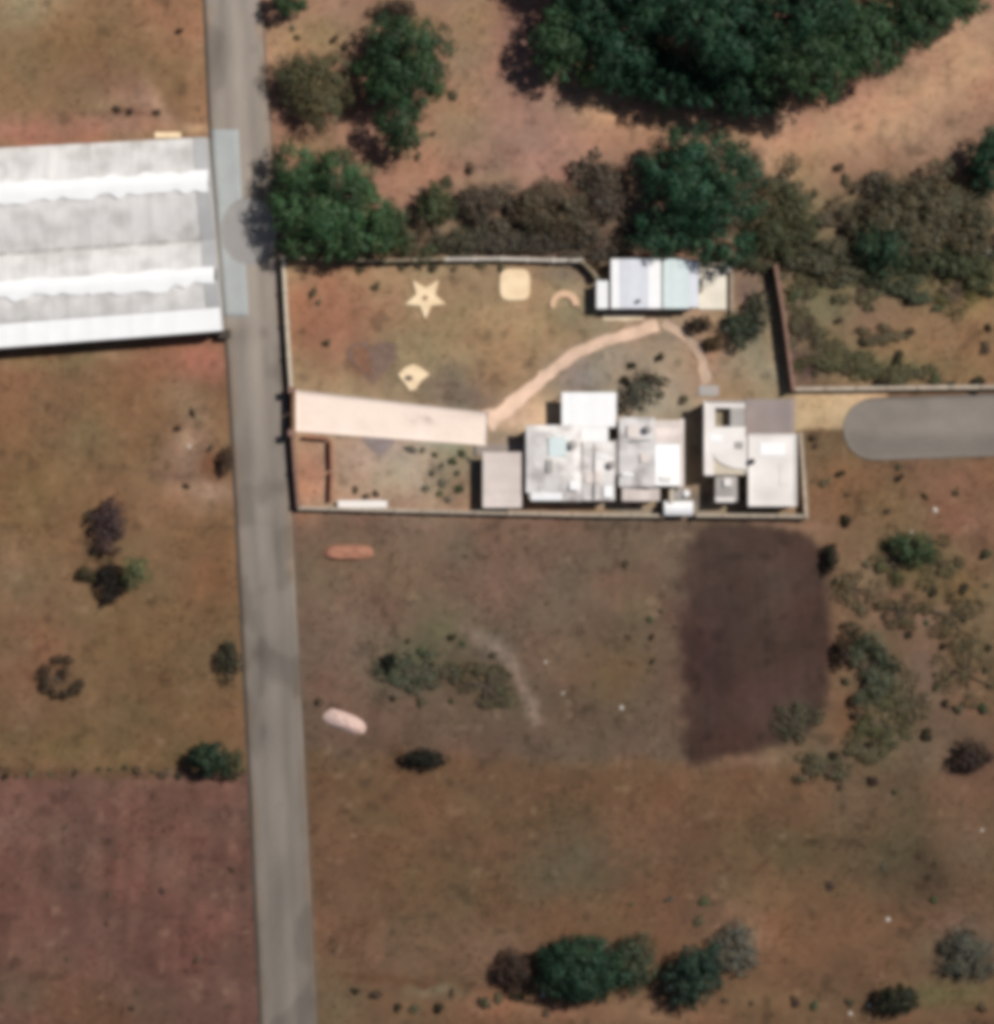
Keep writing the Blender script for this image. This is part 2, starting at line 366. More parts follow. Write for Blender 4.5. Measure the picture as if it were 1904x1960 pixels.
    C *= (1 + tilled * 0.10 * (vnoise(u0 - v0 * 0.05, v0 * 0.12, 9, 52) - 0.5))[..., None]
    blob(1450, 1455, 110, 9, (140, 110, 88), .8); blob(1480, 1003, 110, 8, (140, 108, 92), .7, .05); blob(1560, 1020, 30, 9, (142, 114, 92), .7, .6)
    # east scrub
    for a in [(1640, 920, 70, 60, (122, 90, 62), .8), (1800, 930, 110, 60, (130, 94, 74), .85), (1850, 1000, 70, 40, (136, 96, 78), .7), (1700, 980, 60, 50, (112, 92, 64), .8), (1760, 1080, 60, 50, (104, 96, 66), .8), (1660, 1100, 40, 60, (124, 102, 80), .8),
              (1780, 1170, 90, 30, (140, 106, 92), .8), (1850, 1130, 60, 40, (122, 98, 64), .7), (1680, 1210, 40, 40, (118, 98, 76), .7), (1690, 1310, 40, 60, (104, 104, 80), .8), (1780, 1280, 50, 60, (124, 100, 88), .7),
              (1860, 1260, 50, 70, (122, 98, 70), .8), (1690, 1420, 60, 50, (100, 96, 70), .8), (1630, 1390, 30, 60, (120, 88, 64), .8), (1800, 1400, 80, 70, (116, 94, 78), .7), (1860, 1460, 60, 60, (112, 84, 72), .6), (1590, 1460, 50, 30, (112, 98, 76), .7)]:
        blob(*a)
    # south fields
    for a in [(700, 1560, 110, 70, (118, 86, 60), .7), (800, 1540, 80, 50, (126, 90, 66), .6), (650, 1700, 70, 120, (122, 88, 70), .6), (860, 1700, 110, 80, (112, 88, 62), .7), (1060, 1560, 120, 50, (108, 82, 60), .6), (1100, 1650, 90, 40, (106, 96, 76), .8),
              (1120, 1690, 80, 30, (98, 84, 64), .7), (950, 1850, 70, 60, (130, 96, 78), .7), (760, 1820, 110, 80, (120, 92, 74), .6), (1260, 1600, 90, 60, (114, 82, 66), .6), (1450, 1560, 90, 40, (100, 80, 58), .7), (1500, 1620, 90, 40, (94, 80, 56), .7),
              (1640, 1530, 70, 50, (124, 94, 74), .7), (1740, 1560, 50, 110, (96, 80, 60), .75), (1740, 1660, 110, 60, (86, 74, 54), .95), (1765, 1690, 60, 40, (82, 66, 50), .8), (1860, 1600, 60, 80, (120, 94, 76), .7), (1600, 1760, 150, 60, (122, 90, 66), .8), (1430, 1740, 90, 60, (122, 94, 66), .7),
              (1350, 1760, 70, 60, (124, 90, 74), .6), (1420, 1790, 50, 50, (138, 114, 92), .8, .5), (1850, 1770, 70, 40, (132, 100, 84), .7), (1850, 1830, 70, 50, (110, 98, 84), .8), (1800, 1910, 90, 26, (106, 100, 64), .8), (1650, 1870, 110, 50, (112, 84, 64), .7),
              (640, 1900, 60, 60, (124, 104, 78), .7), (1000, 1930, 130, 26, (160, 112, 86), .8), (1250, 1935, 110, 24, (158, 116, 90), .7), (760, 1930, 80, 30, (128, 98, 72), .6), (1480, 1920, 90, 20, (134, 106, 76), .6), (1700, 1945, 120, 20, (120, 88, 66), .6),
              (980, 1830, 30, 30, (150, 112, 92), .7), (830, 1905, 50, 12, (150, 140, 112), .6), (780, 1885, 140, 8, (104, 70, 48), .6, .1)]:
        blob(*a)
    # west field
    for a in [(60, 720, 90, 50, (136, 106, 80), .6), (330, 700, 110, 40, (152, 112, 90), .7), (395, 690, 50, 40, (166, 108, 92), .75), (340, 760, 50, 26, (168, 138, 110), .75), (210, 690, 36, 10, (184, 152, 120), .6), (90, 690, 90, 14, (140, 124, 88), .6),
              (200, 800, 120, 70, (128, 102, 72), .6), (360, 870, 45, 55, (146, 116, 100), .9), (380, 940, 70, 30, (172, 138, 116), .9), (350, 838, 20, 14, (184, 154, 126), .8), (335, 905, 34, 10, (108, 80, 68), .7), (400, 880, 14, 34, (118, 74, 50), .7), (392, 940, 36, 14, (190, 158, 134), .7), (370, 800, 30, 20, (156, 134, 110), .6), (375, 975, 50, 18, (160, 124, 98), .7), (60, 950, 90, 80, (118, 98, 64), .6), (280, 960, 60, 40, (144, 106, 76), .6),
              (400, 1080, 70, 110, (132, 92, 64), .7), (60, 1240, 90, 90, (140, 102, 78), .7), (280, 1220, 110, 70, (120, 92, 60), .6), (20, 1090, 40, 60, (146, 112, 86), .6), (140, 1420, 130, 40, (118, 94, 60), .7), (340, 1360, 110, 60, (122, 92, 62), .6),
              (330, 1450, 90, 30, (124, 100, 66), .6), (40, 1480, 100, 9, (92, 74, 46), .6), (300, 1472, 160, 9, (100, 80, 50), .6), (360, 1488, 90, 12, (142, 106, 90), .5), (60, 1380, 30, 60, (132, 104, 80), .5)]:
        blob(*a)
    # south-west field: broken drill rows, dirt and stubble
    m = sstep(12, -12, poly_sd(u, v, [(-B, 1485), (480, 1480), (600, B), (-B, B)]))
    rows = vnoise(u0 + v0 * 0.06, v0 * 0.10, 15, 50) * 0.6 + vnoise(u0 * 0.6 - v0 * 0.5, v0 * 0.3, 17, 51) * 0.4
    C *= (1 + m * (rows - 0.5) * 0.28)[..., None]
    for a in [(30, 1560, 90, 50, (128, 96, 84), .5), (60, 1900, 120, 60, (104, 82, 62), .5), (200, 1940, 120, 40, (112, 84, 56), .5), (330, 1560, 90, 60, (124, 84, 72), .5), (350, 1860, 100, 80, (112, 70, 62), .5), (150, 1700, 130, 80, (112, 74, 64), .5)]:
        blob(*a)
    C *= (1 - 0.085 * sstep(1000, 1500, v0) - 0.04 * sstep(520, 400, u0) * sstep(600, 700, v0) * sstep(1480, 1400, v0))[..., None]
    # mottling: hue drift, clods, bare flecks and dead tufts
    h = (fbm(X, Y, 7, 60, 4) - 0.5)
    C[..., 0] *= 1 + h * 0.10; C[..., 1] *= 1 - h * 0.04; C[..., 2] *= 1 - h * 0.08
    h2 = (fbm(X, Y, 3.4, 65, 3) - 0.5); C[..., 0] *= 1 + h2 * 0.07; C[..., 1] *= 1 - h2 * 0.05; C[..., 2] *= 1 - h2 * 0.03
    lum = C.mean(-1, keepdims=True); C[:] = lum + (C - lum) * 0.94
    g = (fbm(X, Y, 4, 61, 4) - 0.5)
    C *= (1 + g * 0.20)[..., None]
    f = (fbm(X, Y, 1.1, 62, 3) - 0.5)
    C *= (1 + f * 0.17)[..., None]
    t = sstep(0.66, 0.80, fbm(X, Y, 1.5, 63, 3)); C *= (1 - 0.16 * t)[..., None]
    t = sstep(0.70, 0.84, fbm(X, Y, 1.2, 64, 3)) * (1 - tilled); C[:] = C * (1 - 0.3 * t[..., None]) + np.array((160, 134, 110)) * 0.3 * t[..., None]
    return np.clip(C, 20, 240)

def axis(half, step, far):
    a = list(np.arange(-half, half + 1e-6, step)); d = step; p = half
    out = []
    while p < far:
        d *= 1.35; p += d; out.append(p)
    return np.array([-q for q in out[::-1]] + a + out)
gx = axis(56, 0.25, 3500); gy = axis(57, 0.25, 3500)
GX, GY = np.meshgrid(gx, gy, indexing='xy')
tone = ground_tone(GX, GY)
galb = lin(tone) / KLIT
GZ = -0.02 - 0.07 * fbm(GX, GY, 2.2, 70, 4) * 1.0
V = np.stack([GX, GY, GZ], -1).reshape(-1, 3)
nx, ny = len(gx), len(gy)
ii = (np.arange(ny - 1)[:, None] * nx + np.arange(nx - 1)[None, :]).ravel()
F = np.stack([ii, ii + 1, ii + 1 + nx, ii + nx], 1)
gme = np_mesh('ground', V, F, galb.reshape(-1, 3), smooth=True)
prop(link('ground', gme, MAT['soil']), 'dry brown earth and thin grass of the fields and yard', kind='structure')

# ------------------------------------------------------------------ laid surfaces
def sheet(name, rows, tone_fn, z, thick=0.25, mat='sheet', parent=None):
    """rows: list of lists of plan points (metres); a slab with a skirt"""
    R = np.array(rows, float); n, k = R.shape[:2]
    X, Y = R[..., 0], R[..., 1]
    C = lin(np.clip(tone_fn(X, Y), 10, 250)) / KLIT
    Z = np.full(X.shape, z)
    V = np.stack([X, Y, Z], -1).reshape(-1, 3)
    ii = (np.arange(n - 1)[:, None] * k + np.arange(k - 1)[None, :]).ravel()
    F = np.stack([ii, ii + 1, ii + 1 + k, ii + k], 1)
    a = V[F[0]]; 
    if np.cross(a[1] - a[0], a[2] - a[0])[2] < 0: F = F[:, ::-1]
    rim = [j for j in range(k)] + [i * k + k - 1 for i in range(1, n)] + [(n - 1) * k + j for j in range(k - 2, -1, -1)] + [i * k for i in range(n - 2, 0, -1)]
    lo = V[rim].copy(); lo[:, 2] -= thick
    base = len(V); m = len(rim)
    SF = np.array([[rim[q], rim[(q + 1) % m], base + (q + 1) % m, base + q] for q in range(m)])
    me = np_mesh(name, np.vstack([V, lo]), np.vstack([F, SF]), np.vstack([C.reshape(-1, 3), C.reshape(-1, 3)[rim]]))
    return link(name, me, MAT[mat], parent)
def lerp(a, b, t): return a + (b - a) * t
def interp(pts, v):
    return np.interp(v, [p[1] for p in pts], [p[0] for p in pts])

ROAD_L = [(-80, -6500), (330, -900), (392, 0), (400, 200), (418, 480), (437, 700), (455, 1020), (478, 1490), (500, 1960), (545, 2900), (740, 7000)]
ROAD_R = [(30, -6500), (440, -900), (500, 0), (518, 250), (535, 490), (549, 740), (558, 960), (584, 1470), (608, 1960), (652, 2900), (850, 7000)]
def road_tone(X, Y):
    u = X / S + 952; v = 980 - Y / S
    c = np.array([interp([(158, -1000), (158, 500), (150, 900), (136, 1250), (132, 1600), (132, 3000)], v)] )[0]
    C = np.stack([c, c * .935, c * .875], -1)
    cu = (interp(ROAD_L, v) + interp(ROAD_R, v)) / 2; hw = (interp(ROAD_R, v) - interp(ROAD_L, v)) / 2
    q = (u - cu) / hw
    C *= (1 + 0.07 * np.exp(-((q - 0.02 - 0.12 * np.sin(v / 210.0)) / 0.22) ** 2))[..., None]   # pale dusty crown between wheel tracks
    C *= (1 + 0.20 * (fbm(X * 1.8, Y * 0.35, 2.6, 80, 4) - 0.5))[..., None]
    C *= (1 - 0.11 * sstep(0.56, 0.68, fbm(X, Y * 0.7, 3.6, 82, 3)))[..., None]                   # damp, oily patches
    for w_ in (-0.42, 0.40): C *= (1 - 0.05 * np.exp(-((q - w_ - 0.05 * np.sin(v / 150.0)) / 0.11) ** 2))[..., None]
    e = sstep(0.72, 1.0, np.abs(q) + 0.5 * (fbm(X, Y, 2.0, 88, 3) - 0.5))[..., None] * 0.45
    C[:] = C * (1 - e) + np.array((146, 120, 98)) * (C.mean(-1, keepdims=True) / 140) * e
    for (a, b, rx, ry, k) in [(420, 100, 26, 40, .12), (505, 380, 18, 80, .16), (468, 880, 28, 60, .10), (500, 1250, 34, 30, .12), (540, 1780, 18, 150, .08), (455, 640, 30, 22, .10), (595, 1900, 14, 40, .10)]:
        C *= (1 - k * np.exp(-((u - a) / rx) ** 2 - ((v - b) / ry) ** 2))[..., None]
    return C * 0.925
vv = np.concatenate([np.arange(-6500, -300, 50.0), np.arange(-300, 2300, 7.0), np.arange(2300, 7000.1, 50.0)])
rows = [[W(lerp(interp(ROAD_L, v), interp(ROAD_R, v), t), v) for t in np.linspace(0, 1, 17)] for v in vv]
road = sheet('road', rows, road_tone, 0.05)
prop(road, 'straight grey road running past the walled yard', kind='structure')
def edge_tone(X, Y):
    c = 92 + 22 * (fbm(X, Y, 1.3, 83, 3) - 0.5)
    return np.stack([c, c * .92, c * .86], -1)
for P in (ROAD_L, ROAD_R):
    sg = -1 if P is ROAD_L else 1
    rows = [[W(interp(P, v) + sg * d, v) for d in (0.0, 2.4)] for v in vv[::3]]
    sheet('road_edge', rows, edge_tone, 0.035, parent=road)
# map overlay rectangle and disc, added as slabs by the greenhouse
def pale_tone(X, Y):
    c = 166 + 16 * (fbm(X, Y, 2.0, 84, 4) - 0.5)
    return np.stack([c * .97, c * .995, c * 1.0], -1)
rows = [[W(lerp(lerp(404, 431, t), lerp(457, 477, t), s), lerp(248, 606, t)) for s in np.linspace(0, 1, 6)] for t in np.linspace(0, 1, 40)]
prop(sheet('overlay_slab', rows, pale_tone, 0.056), 'pale blue-grey map overlay rectangle added as a slab between greenhouse and road', kind='structure')
def patch_tone(X, Y):
    u = X / S + 952
    c = 148 + 14 * (fbm(X, Y, 1.6, 85, 4) - 0.5) - 8 * sstep(470, 500, u)
    return np.stack([c * 1.0, c * .98, c * .97], -1)
rows = [[W(476 + 53 * r * math.cos(a), 443 + 64 * r * math.sin(a)) for a in np.linspace(0, 2 * math.pi, 49)] for r in (0.02, .35, .7, .93, 1.0)]
prop(sheet('overlay_disc', rows, patch_tone, 0.062, thick=0.05), 'round darker map overlay disc added on the road beside the greenhouse', kind='structure')

# east lane with a rounded end
def lane_tone(X, Y):
    c = 134 + 26 * (fbm(X, Y * 1.6, 2.6, 86, 4) - 0.5) 
    v = 980 - Y / S
    c = c * (1 - 0.09 * sstep(815, 850, v + 20 * (fbm(X, Y, 2, 87) - .5)))
    return np.stack([c, c * .94, c * .885], -1)
rows = []
for uu in np.concatenate([1676 - 61 * np.cos(np.linspace(0, math.pi / 2, 14)), np.arange(1690, 2100, 14), np.arange(2110, 7000, 90)]):
    hw = 59.5 * math.sqrt(max(0.0, 1 - max(0, (1676 - uu) / 61.0) ** 2)) + 0.3
    cv = 821 - max(0, uu - 1676) * 0.034
    rows.append([W(uu, cv + hw * t) for t in np.linspace(-1, 1, 13)])
lane = sheet('lane', rows, lane_tone, 0.05)
prop(lane, 'grey lane with a rounded dead end east of the compound', kind='structure')

# driveway from the gate and the footpaths
def drive_tone(X, Y):
    u = X / S + 952; v = 980 - Y / S
    C = np.zeros(X.shape + (3,)); C[:] = (244, 225, 212)
    C *= (1 + 0.10 * (fbm(X, Y, 2.5, 90, 4) - 0.5))[..., None]
    k = sstep(0.52, 0.66, fbm(X * 0.7, Y * 1.6, 2.4, 91, 3)) * np.exp(-((u - 810) / 70) ** 2 - ((v - 795) / 14) ** 2)
    C *= (1 - 0.30 * k)[..., None]
    C *= (1 - 0.10 * np.exp(-((u - 905) / 30) ** 2 - ((v - 795) / 8) ** 2))[..., None]
    return C
rows = [[W(lerp(567, 934, t) + (1 - 2 * s) * 1.5 * t, lerp(lerp(746, 789, t), lerp(826, 853, t), s)) for s in np.linspace(0, 1, 9)] for t in np.linspace(0, 1, 60)]
prop(sheet('driveway', rows, drive_tone, 0.05), 'cream concrete driveway leading in from the brown gate', kind='structure')
def ribbon(name, label, pts, widths, col, z, seed, var=0.14):
    P = np.array(pts, float)
    d = np.concatenate([[0], np.cumsum(np.hypot(*np.diff(P, axis=0).T))])
    t = np.arange(0, d[-1], 4.0)
    cu = np.interp(t, d, P[:, 0]); cv = np.interp(t, d, P[:, 1]); w = np.interp(t, d, widths)
    k = 9; pad = np.pad(np.stack([cu, cv]), ((0, 0), (k // 2, k // 2)), mode='edge')
    cu, cv = [np.convolve(p, np.ones(k) / k, 'valid') for p in pad]
    du = np.gradient(cu); dv = np.gradient(cv); L = np.hypot(du, dv); nu, nv = -dv / L, du / L
    e1 = w / 2 * (1 + 0.5 * (vnoise(t, t * 0, 16, seed) - 0.5)); e2 = w / 2 * (1 + 0.5 * (vnoise(t, t * 0 + 9, 16, seed + 1) - 0.5))
    rows = [[W(cu[i] + nu[i] * lerp(-e1[i], e2[i], s), cv[i] + nv[i] * lerp(-e1[i], e2[i], s)) for s in np.linspace(0, 1, 5)] for i in range(len(t))]
    def tn(X, Y):
        C = np.zeros(X.shape + (3,)); C[:] = col
        return C * (1 + var * 2 * (fbm(X, Y, 1.8, seed + 2, 4) - 0.5))[..., None]
    return prop(sheet(name, rows, tn, z, thick=0.2), label, kind='structure')
ribbon('footpath', 'pale sandy footpath curving from driveway to cottage', [(928, 806), (965, 790), (1010, 752), (1060, 706), (1110, 672), (1180, 645), (1230, 632), (1268, 618)], [44, 34, 25, 23, 22, 22, 24, 24], (230, 197, 174), 0.008, 110)
ribbon('footpath', 'faint worn footpath from cottage down to the white-roofed house', [(1268, 612), (1295, 632), (1330, 655), (1348, 690), (1356, 740)], [20, 18, 20, 22, 22], (186, 160, 140), 0.004, 115)
ribbon('front_step', 'pale strip of paving before the cottage wall', [(1150, 606), (1195, 607), (1240, 606)], [11, 12, 11], (226, 206, 178), 0.05, 118, .06)
def yard_tone(X, Y):
    c = 158 + 30 * (fbm(X, Y, 2.4, 95, 4) - 0.5)
    return np.stack([c, c * .925, c * .875], -1)
def quad(u0, v0, u1, v1, n=10, m=10):
    return [[W(lerp(u0, u1, s), lerp(v0, v1, t)) for s in np.linspace(0, 1, n)] for t in np.linspace(0, 1, m)]
prop(sheet('terrace', quad(1425, 764, 1521, 836, 14, 10), lambda X, Y: yard_tone(X, Y) * np.array((.93, .93, .97)), 0.04), 'mauve-grey paved terrace north of the white-roofed house', kind='structure')
prop(sheet('yard_slab', quad(908, 850, 1010, 872, 16, 6), lambda X, Y: yard_tone(X, Y) * .97, 0.04), 'grey concrete strip beside the small annex', kind='structure')

# ------------------------------------------------------------------ foliage
def leaf_quads(P, Nn, size, aspect, r):
    n = len(P)
    Nn = Nn / (np.linalg.norm(Nn, axis=1, keepdims=True) + 1e-9)
    T = np.cross(Nn, r.normal(size=(n, 3))); T /= np.linalg.norm(T, axis=1, keepdims=True) + 1e-9
    Bn = np.cross(Nn, T)
    a = T * (size / 2)[:, None]; b = Bn * (size * aspect / 2)[:, None]
    droop = Nn * (size * 0.14)[:, None]
    V = np.stack([P - a - droop, P - b, P + a - droop, P + b], 1).reshape(-1, 3)
    F = np.arange(4 * n).reshape(n, 4)
    return V, F
def foliage(lobes, seed, leaf, dens, col, var=0.35, clump=0.28, warm=0.3):
    """lobes: (x, y, z, rx, ry, rz); returns mesh data of leaf clumps spread through the crown"""
    r = np.random.default_rng(seed)
    Ps, Ns, Cs, Ss = [], [], [], []
    for (x, y, z, rx, ry, rz) in lobes:
        rc = max(clump * min(rx, ry), leaf * 0.9)
        nc = int(2.3 * rx * ry / (rc * rc)) + 5
        for _ in range(nc):
            d = r.normal(size=3); d /= np.linalg.norm(d)
            if d[2] < -0.35: d[2] = -d[2]
            k = 0.50 + 0.46 * r.random() ** 0.8
            c = np.array([x, y, z]) + d * np.array([rx, ry, rz]) * k
            q = rc * (0.55 + 0.7 * r.random())
            n = max(6, int(dens * 4 * q * q / leaf ** 2))
            e = r.normal(size=(n, 3)); e /= np.linalg.norm(e, axis=1, keepdims=True)
            rad = q * (0.55 + 0.55 * r.random(n))
            P = c + e * rad[:, None] * np.array([1, 1, 0.75])
            P[:, 2] = np.maximum(P[:, 2], 0.05)
            tone_ = np.array(col) * (1 + var * (r.random() * 2 - 1))
            w = warm * (r.random() - 0.5)
            tone_ = tone_ * np.array([1 + w, 1, 1 - w * 0.7])
            Ps.append(P); Ns.append(e * 1.0 + d * 0.6 + r.normal(size=(n, 3)) * 0.22 + np.array([0, 0, 0.15]))
            Cs.append(tone_[None] * (0.9 + 0.2 * r.random((n, 1)))); Ss.append(leaf * (0.6 + 0.8 * r.random(n)))
    P = np.vstack(Ps); C = np.clip(np.vstack(Cs), 0.004, 0.6)
    V, F = leaf_quads(P, np.vstack(Ns), np.concatenate(Ss), 0.62, r)
    return V, F, np.repeat(C, 4, axis=0)

GREEN_DARK = (0.020, 0.060, 0.030)
GREEN = (0.044, 0.092, 0.036)
GREEN_MID = (0.036, 0.076, 0.032)
GREEN_BRIGHT = (0.10, 0.17, 0.06)
OLIVE = (0.125, 0.115, 0.058)
OLIVE_BROWN = (0.125, 0.098, 0.062)
BROWN = (0.085, 0.058, 0.040)
PURPLE = (0.10, 0.066, 0.060)
GREYGREEN = (0.13, 0.135, 0.095)
BLACKGREEN = (0.016, 0.030, 0.014)

_ts = [100]
def tree(name, label, cat, u, v, lobes, col, leaf=0.36, dens=2.2, group=None, var=0.35, clump=0.28, warm=0.3, trunk_r=None):
    """lobes in plan units: (du, dv, z_m, ru, rv, rz_m)"""
    _ts[0] += 1; seed = _ts[0]
    r = np.random.default_rng(seed)
    zc = np.mean([l[2] for l in lobes])
    x, y = W(u, v); k = 1 - zc / CAM_H; x *= k; y *= k
    root = empty(name, (x, y, -0.1)); prop(root, label, cat, group)
    LB = [(M(l[0]) * 1.05, -M(l[1]) * 1.05, l[2] + 0.1, M(l[3]) * 1.10, M(l[4]) * 1.10, l[5]) for l in lobes]
    Vf, Ff, Cf = foliage(LB, seed, leaf * 0.8, dens, tuple(0.9 * c for c in col), var, clump, warm)
    link('crown', np_mesh('crown', Vf, Ff, Cf), MAT['leaf'], root)
    mb = MB()
    top = max(0.5, min(l[2] for l in LB) * 0.75)
    tr = trunk_r or 0.05 + 0.035 * max(max(l[3], l[4]) for l in LB) + 0.01 * top
    jx, jy = r.normal(size=2) * 0.12
    fork = (jx, jy, top * 0.62)
    mb.tube([(0, 0, 0), (jx * .4, jy * .4, top * .3), fork], [tr * 1.25, tr, tr * .8], 7)
    for l in LB:
        nb = 3 if len(LB) < 4 else 2
        for b in range(nb):
            a = r.random() * 6.283; q = 0.25 + 0.35 * r.random()
            e = (l[0] + math.cos(a) * l[3] * q, l[1] + math.sin(a) * l[4] * q, l[2] + l[5] * (0.1 + 0.45 * r.random()))
            mid = tuple(lerp(fork[i], e[i], 0.5) + (0.25 if i == 2 else 0) * r.random() for i in range(3))
            mb.tube([fork, mid, e], [tr * .6, tr * .38, tr * .12], 5)
    mb.build('trunk', MAT['bark'], root, smooth=True)
    return root

def lobed(n, ru, rv, z, rz, seed, core=0.72):
    """a core lobe with n side lobes round it"""
    r = np.random.default_rng(seed)
    out = [(0, 0, z, ru * core, rv * core, rz)]
    for i in range(n):
        a = 6.283 * (i + 0.6 * r.random()) / n; q = 0.42 + 0.16 * r.random(); s = 0.40 + 0.16 * r.random()
        out.append((math.cos(a) * ru * q, math.sin(a) * rv * q, z - rz * (0.05 + 0.4 * r.random()), ru * s, rv * s, rz * (0.55 + 0.25 * r.random())))
    return out

def ragged(n, ru, rv, z, rz, seed):
    r = np.random.default_rng(seed); out = []
    for i in range(n):
        a = 6.283 * r.random(); q = r.random() ** 0.6; s = 0.16 + 0.20 * r.random()
        out.append((math.cos(a) * ru * q, math.sin(a) * rv * q, z * (0.6 + 0.8 * r.random()), ru * s + 4, rv * s + 4, rz * (0.5 + 0.7 * r.random())))
    return out
# the dark grove on the north side
GR = 'tall dark trees of the northern grove'
grove = [(1068, 85, 62, 74, 4.2, 3.0, GREEN_MID), (1130, 20, 70, 70, 4.4, 3.0, GREEN_DARK), (1200, 90, 90, 85, 4.6, 3.4, GREEN_DARK), (1300, 150, 85, 62, 4.6, 3.2, GREEN_DARK),
         (1270, 0, 110, 90, 6.5, 4.0, GREEN_DARK), (1400, 50, 120, 100, 9.5, 4.6, GREEN_DARK), (1230, 140, 62, 56, 3.2, 2.4, GREEN_DARK), (1415, 165, 95, 64, 5.0, 3.6, GREEN_DARK), (1530, 110, 110, 92, 8.5, 4.4, GREEN_MID), (1530, 10, 110, 90, 11, 4.6, GREEN_DARK),
         (1650, 70, 100, 84, 7.5, 4.0, GREEN_MID), (1760, 30, 90, 68, 6.5, 3.6, GREEN_MID), (1835, 0, 60, 50, 5.0, 3.0, GREEN), (1110, -90, 90, 80, 7, 4, GREEN_DARK), (1300, -110, 120, 90, 10, 4.6, GREEN_DARK), (1500, -110, 120, 90, 10, 4.6, GREEN_DARK), (1700, -80, 110, 90, 8, 4, GREEN_MID)]
for i, (u, v, ru, rv, z, rz, c) in enumerate(grove):
    lab = {(1068, 85): 'dark green tree at the sandy western end of the northern grove', (1415, 165): 'dark crown forming the southern point of the northern grove', (1835, 0): 'lighter green tree tapering off the eastern end of the grove',
           (1230, 140): 'low shaded dark tree beside the small bright green tree'}.get((u, v))
    tree('grove_tree', lab or 'tall dark evergreen crown in the dense northern grove', 'tree', u, v, lobed(6, ru, rv, z, rz, 300 + i), c, leaf=0.42, dens=1.7, group=GR, var=0.5, warm=0.25)
tree('young_tree', 'small bright green tree at the grove edge on sandy earth', 'tree', 1140, 140, lobed(4, 42, 38, 2.6, 1.8, 350), GREEN_BRIGHT, leaf=0.26, dens=2.0)
# north field, west to east
tree('roadside_tree', 'green tree overhanging the road verge above the olive shrub', 'tree', 556, 2, lobed(4, 46, 30, 2.6, 1.8, 351), GREEN, leaf=0.28)
tree('olive_shrub', 'round dull olive shrub tree beside the road', 'tree', 600, 165, lobed(6, 80, 78, 2.4, 1.9, 352), OLIVE, leaf=0.30, dens=1.5, var=0.22)
tree('leafy_tree', 'tall oval green tree east of the round olive shrub', 'tree', 770, 125, lobed(7, 96, 100, 4.4, 3.2, 353) + [(-8, 100, 3.4, 46, 56, 2.4), (8, 130, 2.8, 34, 36, 1.9)], GREEN_MID, leaf=0.38, dens=2.0, var=0.4)
tree('dry_bush', 'small brown bush at the top of the tall oval tree', 'bush', 762, 18, lobed(4, 44, 22, 1.6, 1.2, 354), BROWN, leaf=0.24, dens=1.6)
tree('broad_tree', 'broad ragged green tree at the yard corner by the road', 'tree', 628, 385, [(0, 10, 3.6, 80, 76, 2.8), (-60, -60, 3.0, 46, 50, 2.2), (-62, 20, 3.2, 48, 54, 2.4), (30, -40, 3.2, 60, 56, 2.4), (70, 30, 3.2, 60, 60, 2.4), (20, 70, 3.2, 64, 40, 2.4), (-50, 78, 2.8, 46, 30, 2.0), (100, 50, 2.4, 46, 54, 1.8)], GREEN, leaf=0.40, dens=2.6, var=0.5, clump=0.30)
tree('olive_bush', 'dark olive bush between the broad tree and brown bushes', 'bush', 832, 392, lobed(5, 42, 48, 1.9, 1.6, 355), (0.075, 0.09, 0.04), leaf=0.28, dens=1.8)
tree('brown_bush', 'rounded brown leafless bush north of the yard wall', 'bush', 915, 388, lobed(5, 44, 48, 1.6, 1.3, 356), (0.125, 0.095, 0.068), leaf=0.26, dens=1.3, var=0.2)
tree('brown_thicket', 'wide brown-olive thicket behind the pale yard wall', 'bush', 1058, 405, lobed(7, 84, 62, 1.8, 1.4, 357), OLIVE_BROWN, leaf=0.30, dens=1.3, var=0.22)
tree('brown_bush', 'narrow dusky brown bush beside the big tree above the cottage', 'bush', 1160, 370, lobed(5, 44, 66, 1.6, 1.3, 358), (0.115, 0.088, 0.066), leaf=0.28, dens=1.2, var=0.2)
tree('thicket', 'low grey-brown thicket along the foot of the north wall', 'bush', 1000, 462, lobed(7, 150, 26, 0.9, 0.8, 359), (0.105, 0.088, 0.064), leaf=0.26, dens=0.9, var=0.25)
tree('shade_tree', 'large dark green tree standing behind the cottage', 'tree', 1335, 355, lobed(8, 120, 108, 4.8, 3.4, 360) + [(-70, 90, 3.0, 60, 50, 2.2), (40, 110, 3.0, 70, 42, 2.2)], (0.026, 0.072, 0.036), leaf=0.40, dens=2.0, var=0.45)
tree('olive_bush', 'olive scrub spilling east from the tree behind the cottage', 'bush', 1500, 430, lobed(6, 80, 74, 1.7, 1.4, 361), (0.095, 0.10, 0.050), leaf=0.30, dens=1.2, var=0.25)
tree('grey_thicket', 'very wide grey-brown thicket in the north-east scrub', 'bush', 1770, 405, lobed(5, 120, 76, 2.0, 1.5, 362) + ragged(14, 140, 92, 1.6, 1.2, 3620), (0.125, 0.108, 0.064), leaf=0.34, dens=1.4, var=0.2)
tree('green_bush', 'dark green bush at the edge of the grey-brown thicket', 'bush', 1692, 472, lobed(5, 60, 50, 2.2, 1.7, 363), (0.04, 0.075, 0.040), leaf=0.30, dens=1.8)
tree('dark_tree', 'dark round tree on sandy ground north of the grey-brown thicket', 'tree', 1895, 305, lobed(6, 46, 66, 3.6, 2.6, 364), GREEN_DARK, leaf=0.34, dens=2.0)
tree('green_bush', 'mixed green bush just south of the grey-brown thicket', 'bush', 1800, 500, lobed(6, 80, 36, 1.3, 1.1, 365), (0.085, 0.10, 0.05), leaf=0.28, dens=1.2)
